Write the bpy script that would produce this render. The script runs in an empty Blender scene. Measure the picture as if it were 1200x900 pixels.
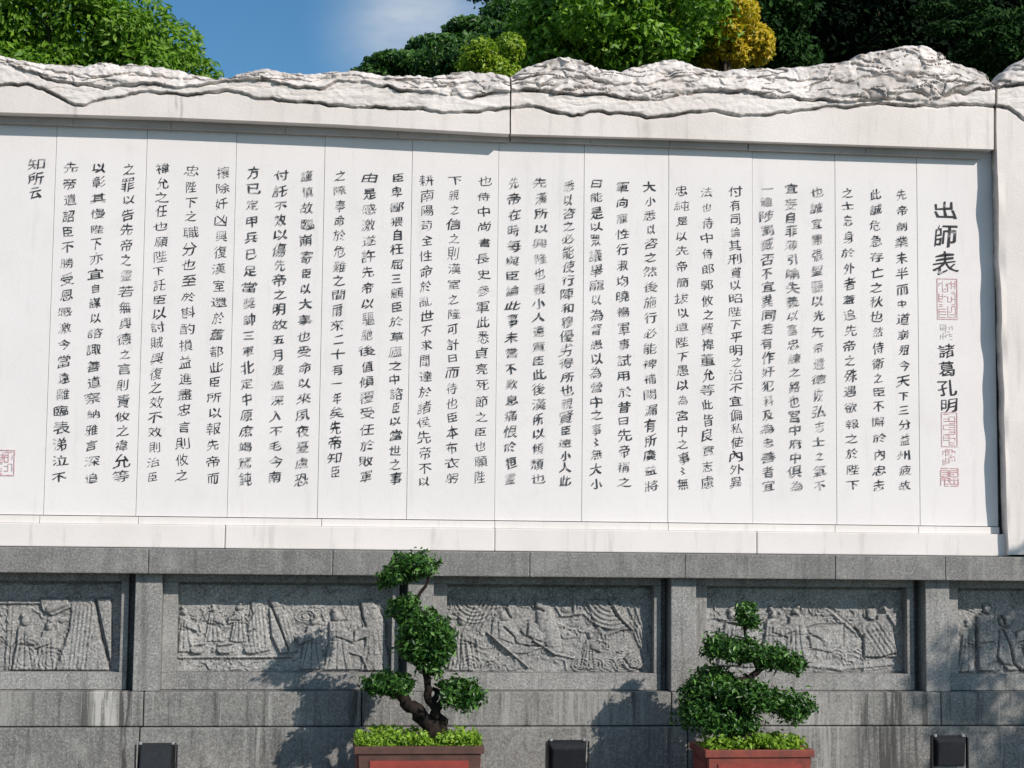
import bpy, bmesh, math, random
import numpy as np
from mathutils import Vector, Matrix

random.seed(7)
RNG = np.random.default_rng(11)
S = bpy.context.scene
COL = S.collection

# ------------------------------------------------------------------ camera
FPX, YAW, PITCH, ROLL = 2000.0, 0.1131, 0.0890, 0.0111
Z0 = 1.85                                   # height of the foot of the marble slabs above the ground
CAM = np.array([1.7923, -11.597, -0.1042 + Z0])
cyw, syw = math.cos(YAW), math.sin(YAW)
_f = np.array([syw * math.cos(PITCH), cyw * math.cos(PITCH), math.sin(PITCH)])
_r = np.array([cyw, -syw, 0.0])
_u = np.cross(_r, _f)
CR = _r * math.cos(ROLL) + _u * math.sin(ROLL)
CU = -_r * math.sin(ROLL) + _u * math.cos(ROLL)
CF = _f
cam = bpy.data.cameras.new('camera')
cam.sensor_width = 36.0
cam.lens = FPX / 1200.0 * 36.0
cam.clip_start = 0.1
cam.clip_end = 3000.0
camo = bpy.data.objects.new('camera', cam)
COL.objects.link(camo)
M = Matrix.Identity(4)
for i in range(3):
    M[i][0], M[i][1], M[i][2], M[i][3] = CR[i], CU[i], -CF[i], CAM[i]
camo.matrix_world = M
S.camera = camo

# ------------------------------------------------------------------ sky, sun, exposure
SUN = Vector((0.87, -1.0, 0.80)).normalized()        # towards the sun
EL = math.asin(SUN.z)
W = bpy.data.worlds.new('World')
S.world = W
W.use_nodes = True
wn, wl = W.node_tree.nodes, W.node_tree.links
wn.clear()
sky = wn.new('ShaderNodeTexSky')
sky.sky_type = 'NISHITA'
sky.sun_disc = False
sky.sun_elevation = EL
sky.sun_rotation = math.atan2(SUN.x, SUN.y)
sky.air_density = 1.0
sky.dust_density = 0.6
sky.ozone_density = 2.5
tc = wn.new('ShaderNodeTexCoord')
mp = wn.new('ShaderNodeMapping')
mp.inputs['Scale'].default_value = (1.0, 1.0, 2.6)
mp.inputs['Location'].default_value = (0.35, 0.1, 0.12)
nz = wn.new('ShaderNodeTexNoise')
nz.inputs['Scale'].default_value = 3.3
nz.inputs['Detail'].default_value = 7
nz.inputs['Roughness'].default_value = 0.5
cr = wn.new('ShaderNodeValToRGB')
cr.color_ramp.elements[0].position = 0.46
cr.color_ramp.elements[1].position = 0.66
cr.color_ramp.elements[1].color = (0.75, 0.75, 0.75, 1)
mx = wn.new('ShaderNodeMix')
mx.data_type = 'RGBA'
mx.inputs[7].default_value = (8.2, 8.6, 9.0, 1)
bg = wn.new('ShaderNodeBackground')
bg.inputs['Strength'].default_value = 0.09
wo = wn.new('ShaderNodeOutputWorld')
wl.new(tc.outputs['Generated'], mp.inputs['Vector'])
wl.new(mp.outputs[0], nz.inputs['Vector'])
wl.new(nz.outputs['Fac'], cr.inputs[0])
# a thin bank of haze-white cloud standing behind the wall, left of the trees
cd = CF + CR * ((500 - 600) / FPX) - CU * ((35 - 450) / FPX)
cd = cd / np.linalg.norm(cd)
vd = wn.new('ShaderNodeVectorMath'); vd.operation = 'DISTANCE'
vd.inputs[1].default_value = tuple(float(q) for q in cd)
wl.new(tc.outputs['Generated'], vd.inputs[0])
mr = wn.new('ShaderNodeMapRange'); mr.interpolation_type = 'SMOOTHSTEP'
mr.inputs[1].default_value = 0.075; mr.inputs[2].default_value = 0.0; mr.inputs[3].default_value = 0.0; mr.inputs[4].default_value = 1.0
wl.new(vd.outputs['Value'], mr.inputs[0])
nz2 = wn.new('ShaderNodeTexNoise'); nz2.inputs['Scale'].default_value = 22; nz2.inputs['Detail'].default_value = 6
wl.new(mp.outputs[0], nz2.inputs['Vector'])
mlt = wn.new('ShaderNodeMath'); mlt.operation = 'MULTIPLY'
wl.new(mr.outputs[0], mlt.inputs[0]); wl.new(nz2.outputs['Fac'], mlt.inputs[1])
mad = wn.new('ShaderNodeMath'); mad.operation = 'MAXIMUM'
wl.new(mlt.outputs[0], mad.inputs[0]); wl.new(cr.outputs[0], mad.inputs[1])
tint = wn.new('ShaderNodeMix'); tint.data_type = 'RGBA'; tint.blend_type = 'MULTIPLY'
tint.inputs[0].default_value = 1.0
tint.inputs[7].default_value = (0.58, 0.98, 1.15, 1)
wl.new(sky.outputs[0], tint.inputs[6])
wl.new(mad.outputs[0], mx.inputs[0])
wl.new(tint.outputs[2], mx.inputs[6])
wl.new(mx.outputs[2], bg.inputs[0])
wl.new(bg.outputs[0], wo.inputs[0])

sl = bpy.data.lights.new('sun', 'SUN')
sl.energy = 4.15
sl.angle = math.radians(0.5)
sl.color = (1.0, 0.905, 0.825)
so = bpy.data.objects.new('sun', sl)
so.rotation_euler = SUN.to_track_quat('Z', 'Y').to_euler()
COL.objects.link(so)
S.view_settings.view_transform = 'Standard'
S.view_settings.look = 'None'
S.view_settings.exposure = 0.0
S.view_settings.gamma = 1.0

# ------------------------------------------------------------------ measuring and noise helpers
def ray(px, py):
    px, py = np.asarray(px, float), np.asarray(py, float)
    return CF + CR * ((px - 600) / FPX)[..., None] - CU * ((py - 450) / FPX)[..., None]

def P(px, py, Y):
    """world point seen at photo pixel (px,py) on the vertical plane y = Y"""
    d = ray(px, py)
    t = (np.asarray(Y, float) - CAM[1]) / d[..., 1]
    return CAM + d * t[..., None]

def p1(px, py, Y):
    return P(float(px), float(py), Y)

def _hash(ix, iy, seed):
    h = (ix.astype(np.int64) * 374761393 + iy.astype(np.int64) * 668265263 + seed * 1442695041) & 0xffffffff
    h = ((h ^ (h >> 13)) * 1274126177) & 0xffffffff
    return ((h ^ (h >> 16)) & 0xffff) / 65535.0

def vnoise(x, y, seed=0):
    x, y = np.asarray(x, float), np.asarray(y, float)
    x, y = np.broadcast_arrays(x, y)
    ix, iy = np.floor(x), np.floor(y)
    fx, fy = x - ix, y - iy
    fx, fy = fx * fx * (3 - 2 * fx), fy * fy * (3 - 2 * fy)
    ix, iy = ix.astype(int), iy.astype(int)
    a, b = _hash(ix, iy, seed), _hash(ix + 1, iy, seed)
    c, d = _hash(ix, iy + 1, seed), _hash(ix + 1, iy + 1, seed)
    return (a * (1 - fx) + b * fx) * (1 - fy) + (c * (1 - fx) + d * fx) * fy

def fbm(x, y, seed=0, o=4):
    s, a, t = 0.0, 1.0, 0.0
    for k in range(o):
        s = s + a * vnoise(x * 2 ** k, y * 2 ** k, seed + k * 17)
        t += a
        a *= 0.5
    return s / t

def ridged(x, y, seed=0, o=4):
    s, a, t = 0.0, 1.0, 0.0
    for k in range(o):
        s = s + a * (1 - np.abs(2 * vnoise(x * 2.1 ** k, y * 2.1 ** k, seed + k * 13) - 1))
        t += a
        a *= 0.5
    return s / t

def facets(x, y, seed=0):
    """broken stone: every cell is its own tilted plane; returns height (about -0.5..0.5) and distance to the crack"""
    ix, iy = np.floor(x).astype(int), np.floor(y).astype(int)
    b1 = np.full(x.shape, 9.0); b2 = np.full(x.shape, 9.0); h = np.zeros(x.shape)
    for dx in (-1, 0, 1):
        for dy in (-1, 0, 1):
            cx, cy = ix + dx, iy + dy
            px_ = cx + _hash(cx, cy, seed + 1); py_ = cy + _hash(cx, cy, seed + 2)
            d = np.hypot(x - px_, y - py_)
            hh = (_hash(cx, cy, seed + 3) - .5) * .5 + (_hash(cx, cy, seed + 4) - .5) * 1.3 * (x - px_) + (_hash(cx, cy, seed + 5) - .35) * 1.1 * (y - py_)
            m = d < b1
            b2 = np.where(m, b1, np.minimum(b2, d)); h = np.where(m, hh, h); b1 = np.where(m, d, b1)
    return h, b2 - b1

def sstep(a, b, x):
    t = np.clip((x - a) / (b - a), 0, 1)
    return t * t * (3 - 2 * t)

# ------------------------------------------------------------------ object helpers
def link(name, me, mat=None, parent=None):
    o = bpy.data.objects.new(name, me)
    COL.objects.link(o)
    if mat is not None and me is not None and not me.materials:
        me.materials.append(mat)
    if parent is not None:
        o.parent = parent
    return o

def tag(o, label=None, cat=None, group=None, kind=None):
    if label: o['label'] = label
    if cat: o['category'] = cat
    if group: o['group'] = group
    if kind: o['kind'] = kind
    return o

def thing(name, label, cat, group=None):
    return tag(link(name, None), label, cat, group)

def npmesh(name, V, F, smooth=False):
    """V (n,3); F (m,k) equal-sized faces"""
    V = np.asarray(V, np.float32)
    F = np.asarray(F, np.int32)
    me = bpy.data.meshes.new(name)
    me.vertices.add(len(V))
    me.vertices.foreach_set('co', V.ravel())
    k = F.shape[1]
    me.loops.add(F.size)
    me.loops.foreach_set('vertex_index', F.ravel())
    me.polygons.add(len(F))
    me.polygons.foreach_set('loop_start', np.arange(0, F.size, k, dtype=np.int32))
    me.polygons.foreach_set('loop_total', np.full(len(F), k, np.int32))
    if smooth:
        me.polygons.foreach_set('use_smooth', np.ones(len(F), bool))
    me.update(calc_edges=True)
    me.validate()
    return me

def gridmesh(name, G, smooth=True):
    n, m = G.shape[:2]
    idx = np.arange(n * m).reshape(n, m)
    F = np.stack([idx[:-1, :-1], idx[:-1, 1:], idx[1:, 1:], idx[1:, :-1]], -1).reshape(-1, 4)
    return npmesh(name, G.reshape(-1, 3), F, smooth)

def add_box(bm, x0, x1, y0, y1, z0, z1, bev=0.0, taper=None):
    vs = [bm.verts.new(v) for v in ((x0, y0, z0), (x1, y0, z0), (x1, y1, z0), (x0, y1, z0), (x0, y0, z1), (x1, y0, z1), (x1, y1, z1), (x0, y1, z1))]
    fs = [bm.faces.new([vs[i] for i in q]) for q in ((0, 1, 5, 4), (1, 2, 6, 5), (2, 3, 7, 6), (3, 0, 4, 7), (4, 5, 6, 7), (3, 2, 1, 0))]
    if bev > 0:
        es = list({e for f in fs for e in f.edges})
        bmesh.ops.bevel(bm, geom=es, offset=bev, segments=2, affect='EDGES', profile=0.6)
    return vs

def bmobj(name, bm, mat, parent=None, smooth=False):
    me = bpy.data.meshes.new(name)
    bmesh.ops.recalc_face_normals(bm, faces=bm.faces[:])
    bm.to_mesh(me)
    bm.free()
    if smooth:
        me.polygons.foreach_set('use_smooth', np.ones(len(me.polygons), bool))
    return link(name, me, mat, parent)

def block(name, x0, x1, y0, y1, z0, z1, mat, parent, bev=0.006):
    bm = bmesh.new()
    add_box(bm, x0, x1, y0, y1, z0, z1, bev)
    return bmobj(name, bm, mat, parent)

def tube_bm(bm, pts, rad, seg=10, rough=0.0, seed=0):
    pts = [Vector(p) for p in pts]
    rings = []
    n = len(pts)
    up = Vector((0.3, 1, 0.1)).normalized()
    for i, p in enumerate(pts):
        t = (pts[min(i + 1, n - 1)] - pts[max(i - 1, 0)]).normalized()
        a = t.cross(up)
        if a.length < 1e-3: a = t.cross(Vector((1, 0, 0)))
        a.normalize()
        b = t.cross(a).normalized()
        ring = []
        for k in range(seg):
            th = 2 * math.pi * k / seg
            rr = rad[i] * (1 + rough * (float(vnoise(k * 1.3 + seed, i * 0.8, seed)) - 0.5) * 2)
            ring.append(bm.verts.new(p + (a * math.cos(th) + b * math.sin(th)) * rr))
        rings.append(ring)
    for i in range(n - 1):
        for k in range(seg):
            bm.faces.new((rings[i][k], rings[i][(k + 1) % seg], rings[i + 1][(k + 1) % seg], rings[i + 1][k]))
    bm.faces.new(rings[0][::-1])
    bm.faces.new(rings[-1])

def smooth_path(pts, rad, sub=5):
    """Catmull-Rom"""
    P_ = [Vector(p) for p in pts]
    out, ro = [], []
    n = len(P_)
    for i in range(n - 1):
        a, b, c, d = P_[max(i - 1, 0)], P_[i], P_[i + 1], P_[min(i + 2, n - 1)]
        for k in range(sub):
            t = k / sub
            out.append(0.5 * ((2 * b) + (c - a) * t + (2 * a - 5 * b + 4 * c - d) * t * t + (-a + 3 * b - 3 * c + d) * t ** 3))
            ro.append(rad[i] * (1 - t) + rad[i + 1] * t)
    out.append(P_[-1]); ro.append(rad[-1])
    return out, ro

# ------------------------------------------------------------------ materials
def mat_new(name):
    m = bpy.data.materials.new(name)
    m.use_nodes = True
    m.node_tree.nodes.clear()
    nt = m.node_tree
    out = nt.nodes.new('ShaderNodeOutputMaterial')
    b = nt.nodes.new('ShaderNodeBsdfPrincipled')
    nt.links.new(b.outputs[0], out.inputs[0])
    return m, nt, b, out

class NB:
    def __init__(s, nt): s.nt = nt; s.N = nt.nodes; s.L = nt.links
    def pos(s, scale=(1, 1, 1), loc=(0, 0, 0)):
        g = s.N.new('ShaderNodeNewGeometry')
        m = s.N.new('ShaderNodeMapping')
        m.inputs['Scale'].default_value = scale
        m.inputs['Location'].default_value = loc
        s.L.new(g.outputs['Position'], m.inputs[0])
        return m.outputs[0]
    def noise(s, vec, scale, detail=4, rough=0.5, dist=0.0):
        n = s.N.new('ShaderNodeTexNoise')
        n.inputs['Scale'].default_value = scale
        n.inputs['Detail'].default_value = detail
        n.inputs['Roughness'].default_value = rough
        n.inputs['Distortion'].default_value = dist
        s.L.new(vec, n.inputs['Vector'])
        return n.outputs['Fac']
    def ramp(s, fac, stops):
        r = s.N.new('ShaderNodeValToRGB')
        e = r.color_ramp.elements
        while len(e) < len(stops): e.new(0.5)
        for i, (p, c) in enumerate(stops):
            e[i].position = p
            e[i].color = (c, c, c, 1) if not isinstance(c, tuple) else (*c, 1)
        s.L.new(fac, r.inputs[0])
        return r.outputs[0]
    def mix(s, fac, a, b, mode='MIX'):
        m = s.N.new('ShaderNodeMix')
        m.data_type = 'RGBA'
        m.blend_type = mode
        for v, i in ((fac, 0), (a, 6), (b, 7)):
            if isinstance(v, (int, float)): m.inputs[i].default_value = v
            elif isinstance(v, tuple): m.inputs[i].default_value = (*v, 1)
            else: s.L.new(v, m.inputs[i])
        return m.outputs[2]
    def math(s, op, a, b=0.0):
        m = s.N.new('ShaderNodeMath')
        m.operation = op
        for v, i in ((a, 0), (b, 1)):
            if isinstance(v, (int, float)): m.inputs[i].default_value = v
            else: s.L.new(v, m.inputs[i])
        return m.outputs[0]
    def attr(s, name):
        a = s.N.new('ShaderNodeAttribute')
        a.attribute_name = name
        return a.outputs['Fac']
    def rnd(s):
        o = s.N.new('ShaderNodeObjectInfo')
        return o.outputs['Random']
    def bump(s, h, strength, dist, bsdf):
        b = s.N.new('ShaderNodeBump')
        b.inputs['Strength'].default_value = strength
        b.inputs['Distance'].default_value = dist
        s.L.new(h, b.inputs['Height'])
        s.L.new(b.outputs[0], bsdf.inputs['Normal'])

def marble_material(name, base, warm, stain=0.35, grime_shade=False, bumpd=0.002):
    m, nt, b, _ = mat_new(name)
    n = NB(nt)
    v = n.pos()
    big = n.noise(v, 1.3, 5, 0.6)
    c = n.mix(n.ramp(big, [(0.35, 0.0), (0.7, 1.0)]), base, warm)
    # faint vertical runs of grey dirt
    st = n.noise(n.pos((7, 7, 0.7)), 1.6, 6, 0.65)
    st = n.ramp(st, [(0.56, 0.0), (0.74, stain)])
    c = n.mix(st, c, (0.36, 0.34, 0.32))
    hz_ = n.noise(v, 3.7, 7, 0.72, 0.6)
    c = n.mix(n.ramp(hz_, [(0.53, 0.0), (0.70, 0.22)]), c, (0.60, 0.575, 0.55))
    # small chips and flecks
    fl = n.noise(v, 26, 3, 0.6)
    c = n.mix(n.ramp(fl, [(0.70, 0.0), (0.78, 0.30)]), c, (0.42, 0.39, 0.37))
    rv = n.mix(n.ramp(n.rnd(), [(0.0, 0.0), (1.0, 0.13)]), c, (0.62, 0.60, 0.59))
    c = rv
    if grime_shade:
        g = n.attr('grime_shade')
        gn = n.noise(v, 9, 6, 0.65)
        gm = n.math('MULTIPLY', g, n.ramp(gn, [(0.30, 0.25), (0.62, 1.0)]))
        c = n.mix(n.math('MINIMUM', gm, 0.92), c, (0.105, 0.085, 0.070))
    nt.links.new(c, b.inputs['Base Color'])
    b.inputs['Roughness'].default_value = 0.62
    b.inputs['Specular IOR Level'].default_value = 0.3
    h = n.noise(v, 60, 5, 0.6)
    n.bump(h, 0.5, bumpd, b)
    return m

def granite_material(name, dark, light, stain=0.5, grime_shade=False, bumpd=0.004, speck=170, amt=1.0, runs=None):
    m, nt, b, _ = mat_new(name)
    n = NB(nt)
    v = n.pos()
    sp = n.noise(v, speck, 3, 0.75)
    c = n.mix(n.ramp(sp, [(0.33, 0.0), (0.66, 1.0)]), dark, light)
    sp2 = n.noise(v, speck * 0.35, 4, 0.7)
    c = n.mix(n.ramp(sp2, [(0.38, 0.32 * amt), (0.5, 0.0)]), c, tuple(0.35 * q for q in dark))
    c = n.mix(n.ramp(n.noise(v, speck * 0.5, 2, 0.6), [(0.62, 0.0), (0.72, 0.5 * amt)]), c, tuple(min(1, 1.5 * q) for q in light))
    pt = n.noise(v, 2.6, 6, 0.6)
    c = n.mix(n.ramp(pt, [(0.36, 0.42), (0.60, 0.0)]), c, (0.115, 0.118, 0.112))
    # block to block tone
    c = n.mix(n.ramp(n.rnd(), [(0.0, 0.0), (0.45, 0.0), (1.0, 0.34)]), c, (0.12, 0.12, 0.118))
    c = n.mix(n.ramp(n.noise(v, 5.5, 6, 0.7), [(0.50, 0.0), (0.66, 0.38)]), c, (0.40, 0.395, 0.37))
    mo = n.noise(v, 75, 5, 0.85)
    c = n.mix(n.ramp(mo, [(0.38, 0.60), (0.49, 0.0)]), c, tuple(0.45 * q for q in dark))
    c = n.mix(n.ramp(mo, [(0.53, 0.0), (0.62, 0.60)]), c, tuple(1.45 * q for q in light))
    st = n.noise(n.pos((9, 9, 0.55), (3, 0, 1)), 1.5, 7, 0.7)
    c = n.mix(n.ramp(st, [(0.53, 0.0), (0.64, stain)]), c, (0.055, 0.055, 0.052))
    lt = n.noise(n.pos((11, 11, 0.5), (9, 0, 4)), 1.5, 6, 0.7)
    c = n.mix(n.ramp(lt, [(0.57, 0.0), (0.68, stain * 0.85)]), c, (0.45, 0.445, 0.42))
    if runs:
        # lime and soot that have run down beside the joints
        xg = nt.nodes.new('ShaderNodeSeparateXYZ')
        gg = nt.nodes.new('ShaderNodeNewGeometry'); nt.links.new(gg.outputs['Position'], xg.inputs[0])
        fine_ = n.noise(n.pos((40, 1, 2.2), (5, 0, 2)), 1.0, 5, 0.6)
        for xc_, w_, col_, a_ in runs:
            dd_ = n.math('ABSOLUTE', n.math('SUBTRACT', xg.outputs[0], xc_))
            mk = n.math('SUBTRACT', 1.0, n.math('MINIMUM', n.math('DIVIDE', dd_, w_), 1.0))
            mk = n.math('MULTIPLY', mk, n.ramp(fine_, [(0.40, 0.0), (0.56, 1.0)]))
            c = n.mix(n.math('MINIMUM', n.math('MULTIPLY', mk, a_), 0.85), c, col_)
    if grime_shade:
        gm = n.math('MULTIPLY', n.attr('grime_shade'), n.ramp(n.noise(v, 14, 5, 0.65), [(0.25, 0.35), (0.6, 1.0)]))
        c = n.mix(n.math('MINIMUM', gm, 0.9), c, (0.03, 0.03, 0.03))
    nt.links.new(c, b.inputs['Base Color'])
    b.inputs['Roughness'].default_value = 0.8
    b.inputs['Specular IOR Level'].default_value = 0.25
    n.bump(n.mix(0.5, sp, sp2), 0.7, bumpd, b)
    return m

def simple_material(name, col, col2=None, rough=0.6, scale=20, bumpd=0.002, spec=0.3, streak=False):
    m, nt, b, _ = mat_new(name)
    n = NB(nt)
    v = n.pos((1, 1, 0.25) if streak else (1, 1, 1))
    f = n.noise(v, scale, 6, 0.65)
    nt.links.new(n.mix(n.ramp(f, [(0.35, 0.0), (0.65, 1.0)]), col, col2 or tuple(0.6 * q for q in col)), b.inputs['Base Color'])
    b.inputs['Roughness'].default_value = rough
    b.inputs['Specular IOR Level'].default_value = spec
    n.bump(f, 0.6, bumpd, b)
    return m

def leaf_material(name, stops, trans=0.35, rough=0.42, patch=None, patch_scale=1.0):
    m, nt, b, out = mat_new(name)
    n = NB(nt)
    g = nt.nodes.new('ShaderNodeNewGeometry')
    c = n.ramp(g.outputs['Random Per Island'], stops)
    if patch:
        f = n.noise(n.pos(), patch_scale, 3, 0.5)
        c = n.mix(n.ramp(f, [(0.42, 0.0), (0.62, 0.8)]), c, patch)
    nt.links.new(c, b.inputs['Base Color'])
    b.inputs['Roughness'].default_value = rough
    b.inputs['Specular IOR Level'].default_value = 0.35 if trans > 0.13 else 0.08
    t = nt.nodes.new('ShaderNodeBsdfTranslucent')
    nt.links.new(n.mix(1.0, c, (1.0, 1.25, 0.5), 'MULTIPLY'), t.inputs[0])
    mxs = nt.nodes.new('ShaderNodeMixShader')
    mxs.inputs[0].default_value = trans
    nt.links.new(b.outputs[0], mxs.inputs[1])
    nt.links.new(t.outputs[0], mxs.inputs[2])
    nt.links.new(mxs.outputs[0], out.inputs[0])
    return m

def ink_material(name, ink, stone, fade_lo, fade_hi, scale=9):
    m, nt, b, _ = mat_new(name)
    n = NB(nt)
    v = n.pos()
    f = n.noise(v, scale, 3, 0.55)
    f2 = n.noise(v, 75, 3, 0.6)
    a = n.math('ADD', n.math('MULTIPLY', f, 0.65), n.math('MULTIPLY', f2, 0.35))
    fade = n.ramp(a, [(fade_lo, 0.0), (fade_hi, 0.82)])
    nt.links.new(n.mix(fade, ink, stone), b.inputs['Base Color'])
    b.inputs['Roughness'].default_value = 0.7
    return m

MARBLE = marble_material('white_marble', (0.805, 0.78, 0.77), (0.755, 0.73, 0.72), 0.2)
MARBLE_ROUGH = marble_material('carved_marble', (0.80, 0.75, 0.712), (0.685, 0.63, 0.585), 0.42, True, 0.004)
MARBLE_TRIM = marble_material('sill_marble', (0.79, 0.755, 0.73), (0.70, 0.665, 0.635), 0.45)
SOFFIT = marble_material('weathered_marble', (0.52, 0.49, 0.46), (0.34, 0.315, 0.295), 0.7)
JOINT = simple_material('joint_mortar', (0.20, 0.19, 0.185), (0.10, 0.098, 0.095), 0.9, 8)
GRANITE = granite_material('grey_granite', (0.22, 0.218, 0.212), (0.41, 0.405, 0.39), 0.42)
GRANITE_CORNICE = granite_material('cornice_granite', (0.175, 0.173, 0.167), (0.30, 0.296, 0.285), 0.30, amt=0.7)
GRANITE_CARVED = granite_material('carved_granite', (0.27, 0.268, 0.26), (0.50, 0.495, 0.48), 0.2, True, 0.004, 130)
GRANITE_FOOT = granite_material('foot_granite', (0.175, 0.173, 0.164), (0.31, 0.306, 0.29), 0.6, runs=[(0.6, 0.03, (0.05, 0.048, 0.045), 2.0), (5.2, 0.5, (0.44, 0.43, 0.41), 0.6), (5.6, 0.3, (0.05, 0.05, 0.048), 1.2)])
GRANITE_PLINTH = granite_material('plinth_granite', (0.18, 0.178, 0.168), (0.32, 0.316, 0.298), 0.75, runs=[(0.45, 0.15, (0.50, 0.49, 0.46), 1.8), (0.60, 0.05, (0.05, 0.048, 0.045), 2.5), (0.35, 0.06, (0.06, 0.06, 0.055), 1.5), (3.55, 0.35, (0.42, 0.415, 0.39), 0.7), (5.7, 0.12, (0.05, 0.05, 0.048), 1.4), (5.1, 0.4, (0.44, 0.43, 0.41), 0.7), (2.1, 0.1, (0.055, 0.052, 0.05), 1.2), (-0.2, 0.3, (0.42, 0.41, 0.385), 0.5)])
INK = ink_material('black_ink', (0.016, 0.017, 0.022), (0.55, 0.53, 0.53), 0.555, 0.66)
INK_FADED = ink_material('worn_black_ink', (0.025, 0.025, 0.032), (0.60, 0.58, 0.57), 0.49, 0.62, 12)
SEAL_RED = ink_material('seal_red_paint', (0.66, 0.34, 0.36), (0.76, 0.69, 0.68), 0.42, 0.60, 25)
SEAL_PALE = ink_material('pale_seal_paint', (0.62, 0.58, 0.57), (0.74, 0.72, 0.71), 0.46, 0.62, 25)
BARK = simple_material('bonsai_bark', (0.034, 0.025, 0.020), (0.010, 0.008, 0.007), 0.9, 30, 0.006, 0.2, True)
BARK_TREE = simple_material('tree_bark', (0.10, 0.08, 0.06), (0.04, 0.033, 0.025), 0.9, 12, 0.01, 0.2, True)
POT_RIM = simple_material('dark_brown_glaze', (0.13, 0.060, 0.046), (0.075, 0.040, 0.032), 0.45, 14, 0.001, 0.45)
POT_TERRA = simple_material('terracotta_glaze', (0.27, 0.060, 0.040), (0.15, 0.044, 0.034), 0.5, 12, 0.002, 0.4)
POT_RED = simple_material('red_glazed_panel', (0.34, 0.060, 0.046), (0.23, 0.044, 0.036), 0.42, 9, 0.001, 0.45)
SOIL = simple_material('dark_soil', (0.05, 0.036, 0.025), (0.02, 0.015, 0.01), 0.95, 40, 0.008, 0.1)
BLACK_METAL = simple_material('black_painted_metal', (0.012, 0.013, 0.016), (0.02, 0.021, 0.025), 0.45, 30, 0.0005, 0.4)
STEEL = simple_material('bolt_steel', (0.35, 0.35, 0.36), (0.2, 0.2, 0.2), 0.4, 60, 0.0005, 0.5)
LAMP_GLASS = simple_material('dark_lamp_glass', (0.02, 0.022, 0.028), (0.014, 0.015, 0.02), 0.12, 30, 0.0002, 0.6)
PAVING = granite_material('paving_stone', (0.09, 0.088, 0.083), (0.16, 0.155, 0.145), 0.2)
SOIL_GROUND = simple_material('bare_earth', (0.09, 0.075, 0.05), (0.05, 0.06, 0.03), 0.95, 3, 0.02, 0.1)

# ------------------------------------------------------------------ ground
bm = bmesh.new()
vs = [bm.verts.new(v) for v in ((-900, -900, 0), (900, -900, 0), (900, 900, 0), (-900, 900, 0))]
bm.faces.new(vs)
tag(bmobj('ground', bm, SOIL_GROUND), 'earth ground around the memorial wall', kind='structure')
bm = bmesh.new()
vs = [bm.verts.new(v) for v in ((-12, -20, 0.004), (18, -20, 0.004), (18, -0.4, 0.004), (-12, -0.4, 0.004))]
bm.faces.new(vs)
tag(bmobj('pavement', bm, PAVING), 'grey stone pavement in front of the wall', kind='structure')

# ------------------------------------------------------------------ marble inscription wall
WALL = thing('inscription_wall', 'long white marble wall carved with columns of black calligraphy under a rocky mountain crest', 'memorial wall')
ZB, ZT = Z0, Z0 + 2.95                        # slabs run up behind the lintel
XL, XR = -1.86, 6.58                          # ends of the row of slabs
block('wall_core', XL - 0.05, XR + 0.9, 0.06, 0.36, 0.0, ZT + 0.05, JOINT, WALL, 0)

edges = [-1.8, -1.2, -0.6] + [0.6 * i for i in range(11)] + [6.57]
edges = edges[1:]
slabs = []
for i in range(len(edges) - 1):
    a, b = edges[i] + 0.0013, edges[i + 1] - 0.0013
    s_ = block('marble_slab', a, b, 0.0 + 0.0015 * ((i * 5) % 3), 0.058, ZB + 0.003, ZT, MARBLE, WALL, 0.002)
    slabs.append((edges[i], edges[i + 1], s_))

def slab_of(x):
    for a, b, s_ in slabs:
        if a <= x < b: return s_
    return slabs[-1][2]

# thin trim under the slabs, then the sill blocks
zt = ZB - 0.052
xs = [-1.2, -0.02, 0.62, 1.83, 3.0, 4.2, 5.38, 5.98, 6.57]
for a, b in zip(xs[:-1], xs[1:]):
    block('trim_strip', a + 0.0015, b - 0.0015, -0.018, 0.058, zt + 0.001, ZB - 0.002, MARBLE_TRIM, WALL, 0.003)
zs = ZB - 0.205
sill_x = [-1.6] + [float(p1(q, 620, -0.055)[0]) for q in (264, 580, 887, 1183)]
for k, (a, b) in enumerate(zip(sill_x[:-1], sill_x[1:])):
    block('sill_block', a + 0.002, b - 0.002, -0.055 - 0.003 * (k % 2), 0.058, zs, zt, MARBLE_TRIM, WALL, 0.007)
SILL_END = sill_x[-1]

# --- carved crest: surveyed outline and strata lines of the rock
TOP = [(-160, 70), (-90, 60), (-40, 58), (0, 64), (13, 67), (30, 71), (50, 73), (77, 74), (97, 75), (113, 73), (133, 72), (147, 75), (160, 74), (173, 75), (193, 78),
       (210, 82), (230, 87), (247, 90), (267, 89), (283, 86), (297, 82), (307, 79), (317, 81), (330, 84), (350, 85), (367, 85), (383, 83),
       (400, 82), (413, 81), (427, 83), (440, 86), (460, 88), (487, 89), (510, 88), (527, 85), (543, 83), (560, 83), (580, 84), (592, 87),
       (597, 90), (601, 88), (613, 80), (620, 76), (633, 73), (647, 68), (657, 65), (667, 65), (680, 68), (690, 73), (700, 78), (713, 82), (730, 83),
       (740, 79), (753, 76), (770, 71), (787, 69), (800, 71), (813, 77), (827, 80), (843, 80), (867, 79), (880, 78), (897, 79), (917, 77),
       (933, 78), (947, 77), (963, 73), (987, 72), (1000, 68), (1013, 62), (1030, 58), (1047, 56), (1067, 53), (1083, 53), (1093, 57),
       (1107, 65), (1117, 71), (1133, 76), (1147, 80), (1157, 85), (1162, 92), (1165, 98), (1167, 93), (1175, 84), (1187, 76), (1200, 68), (1220, 62), (1250, 72), (1300, 80)]
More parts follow.
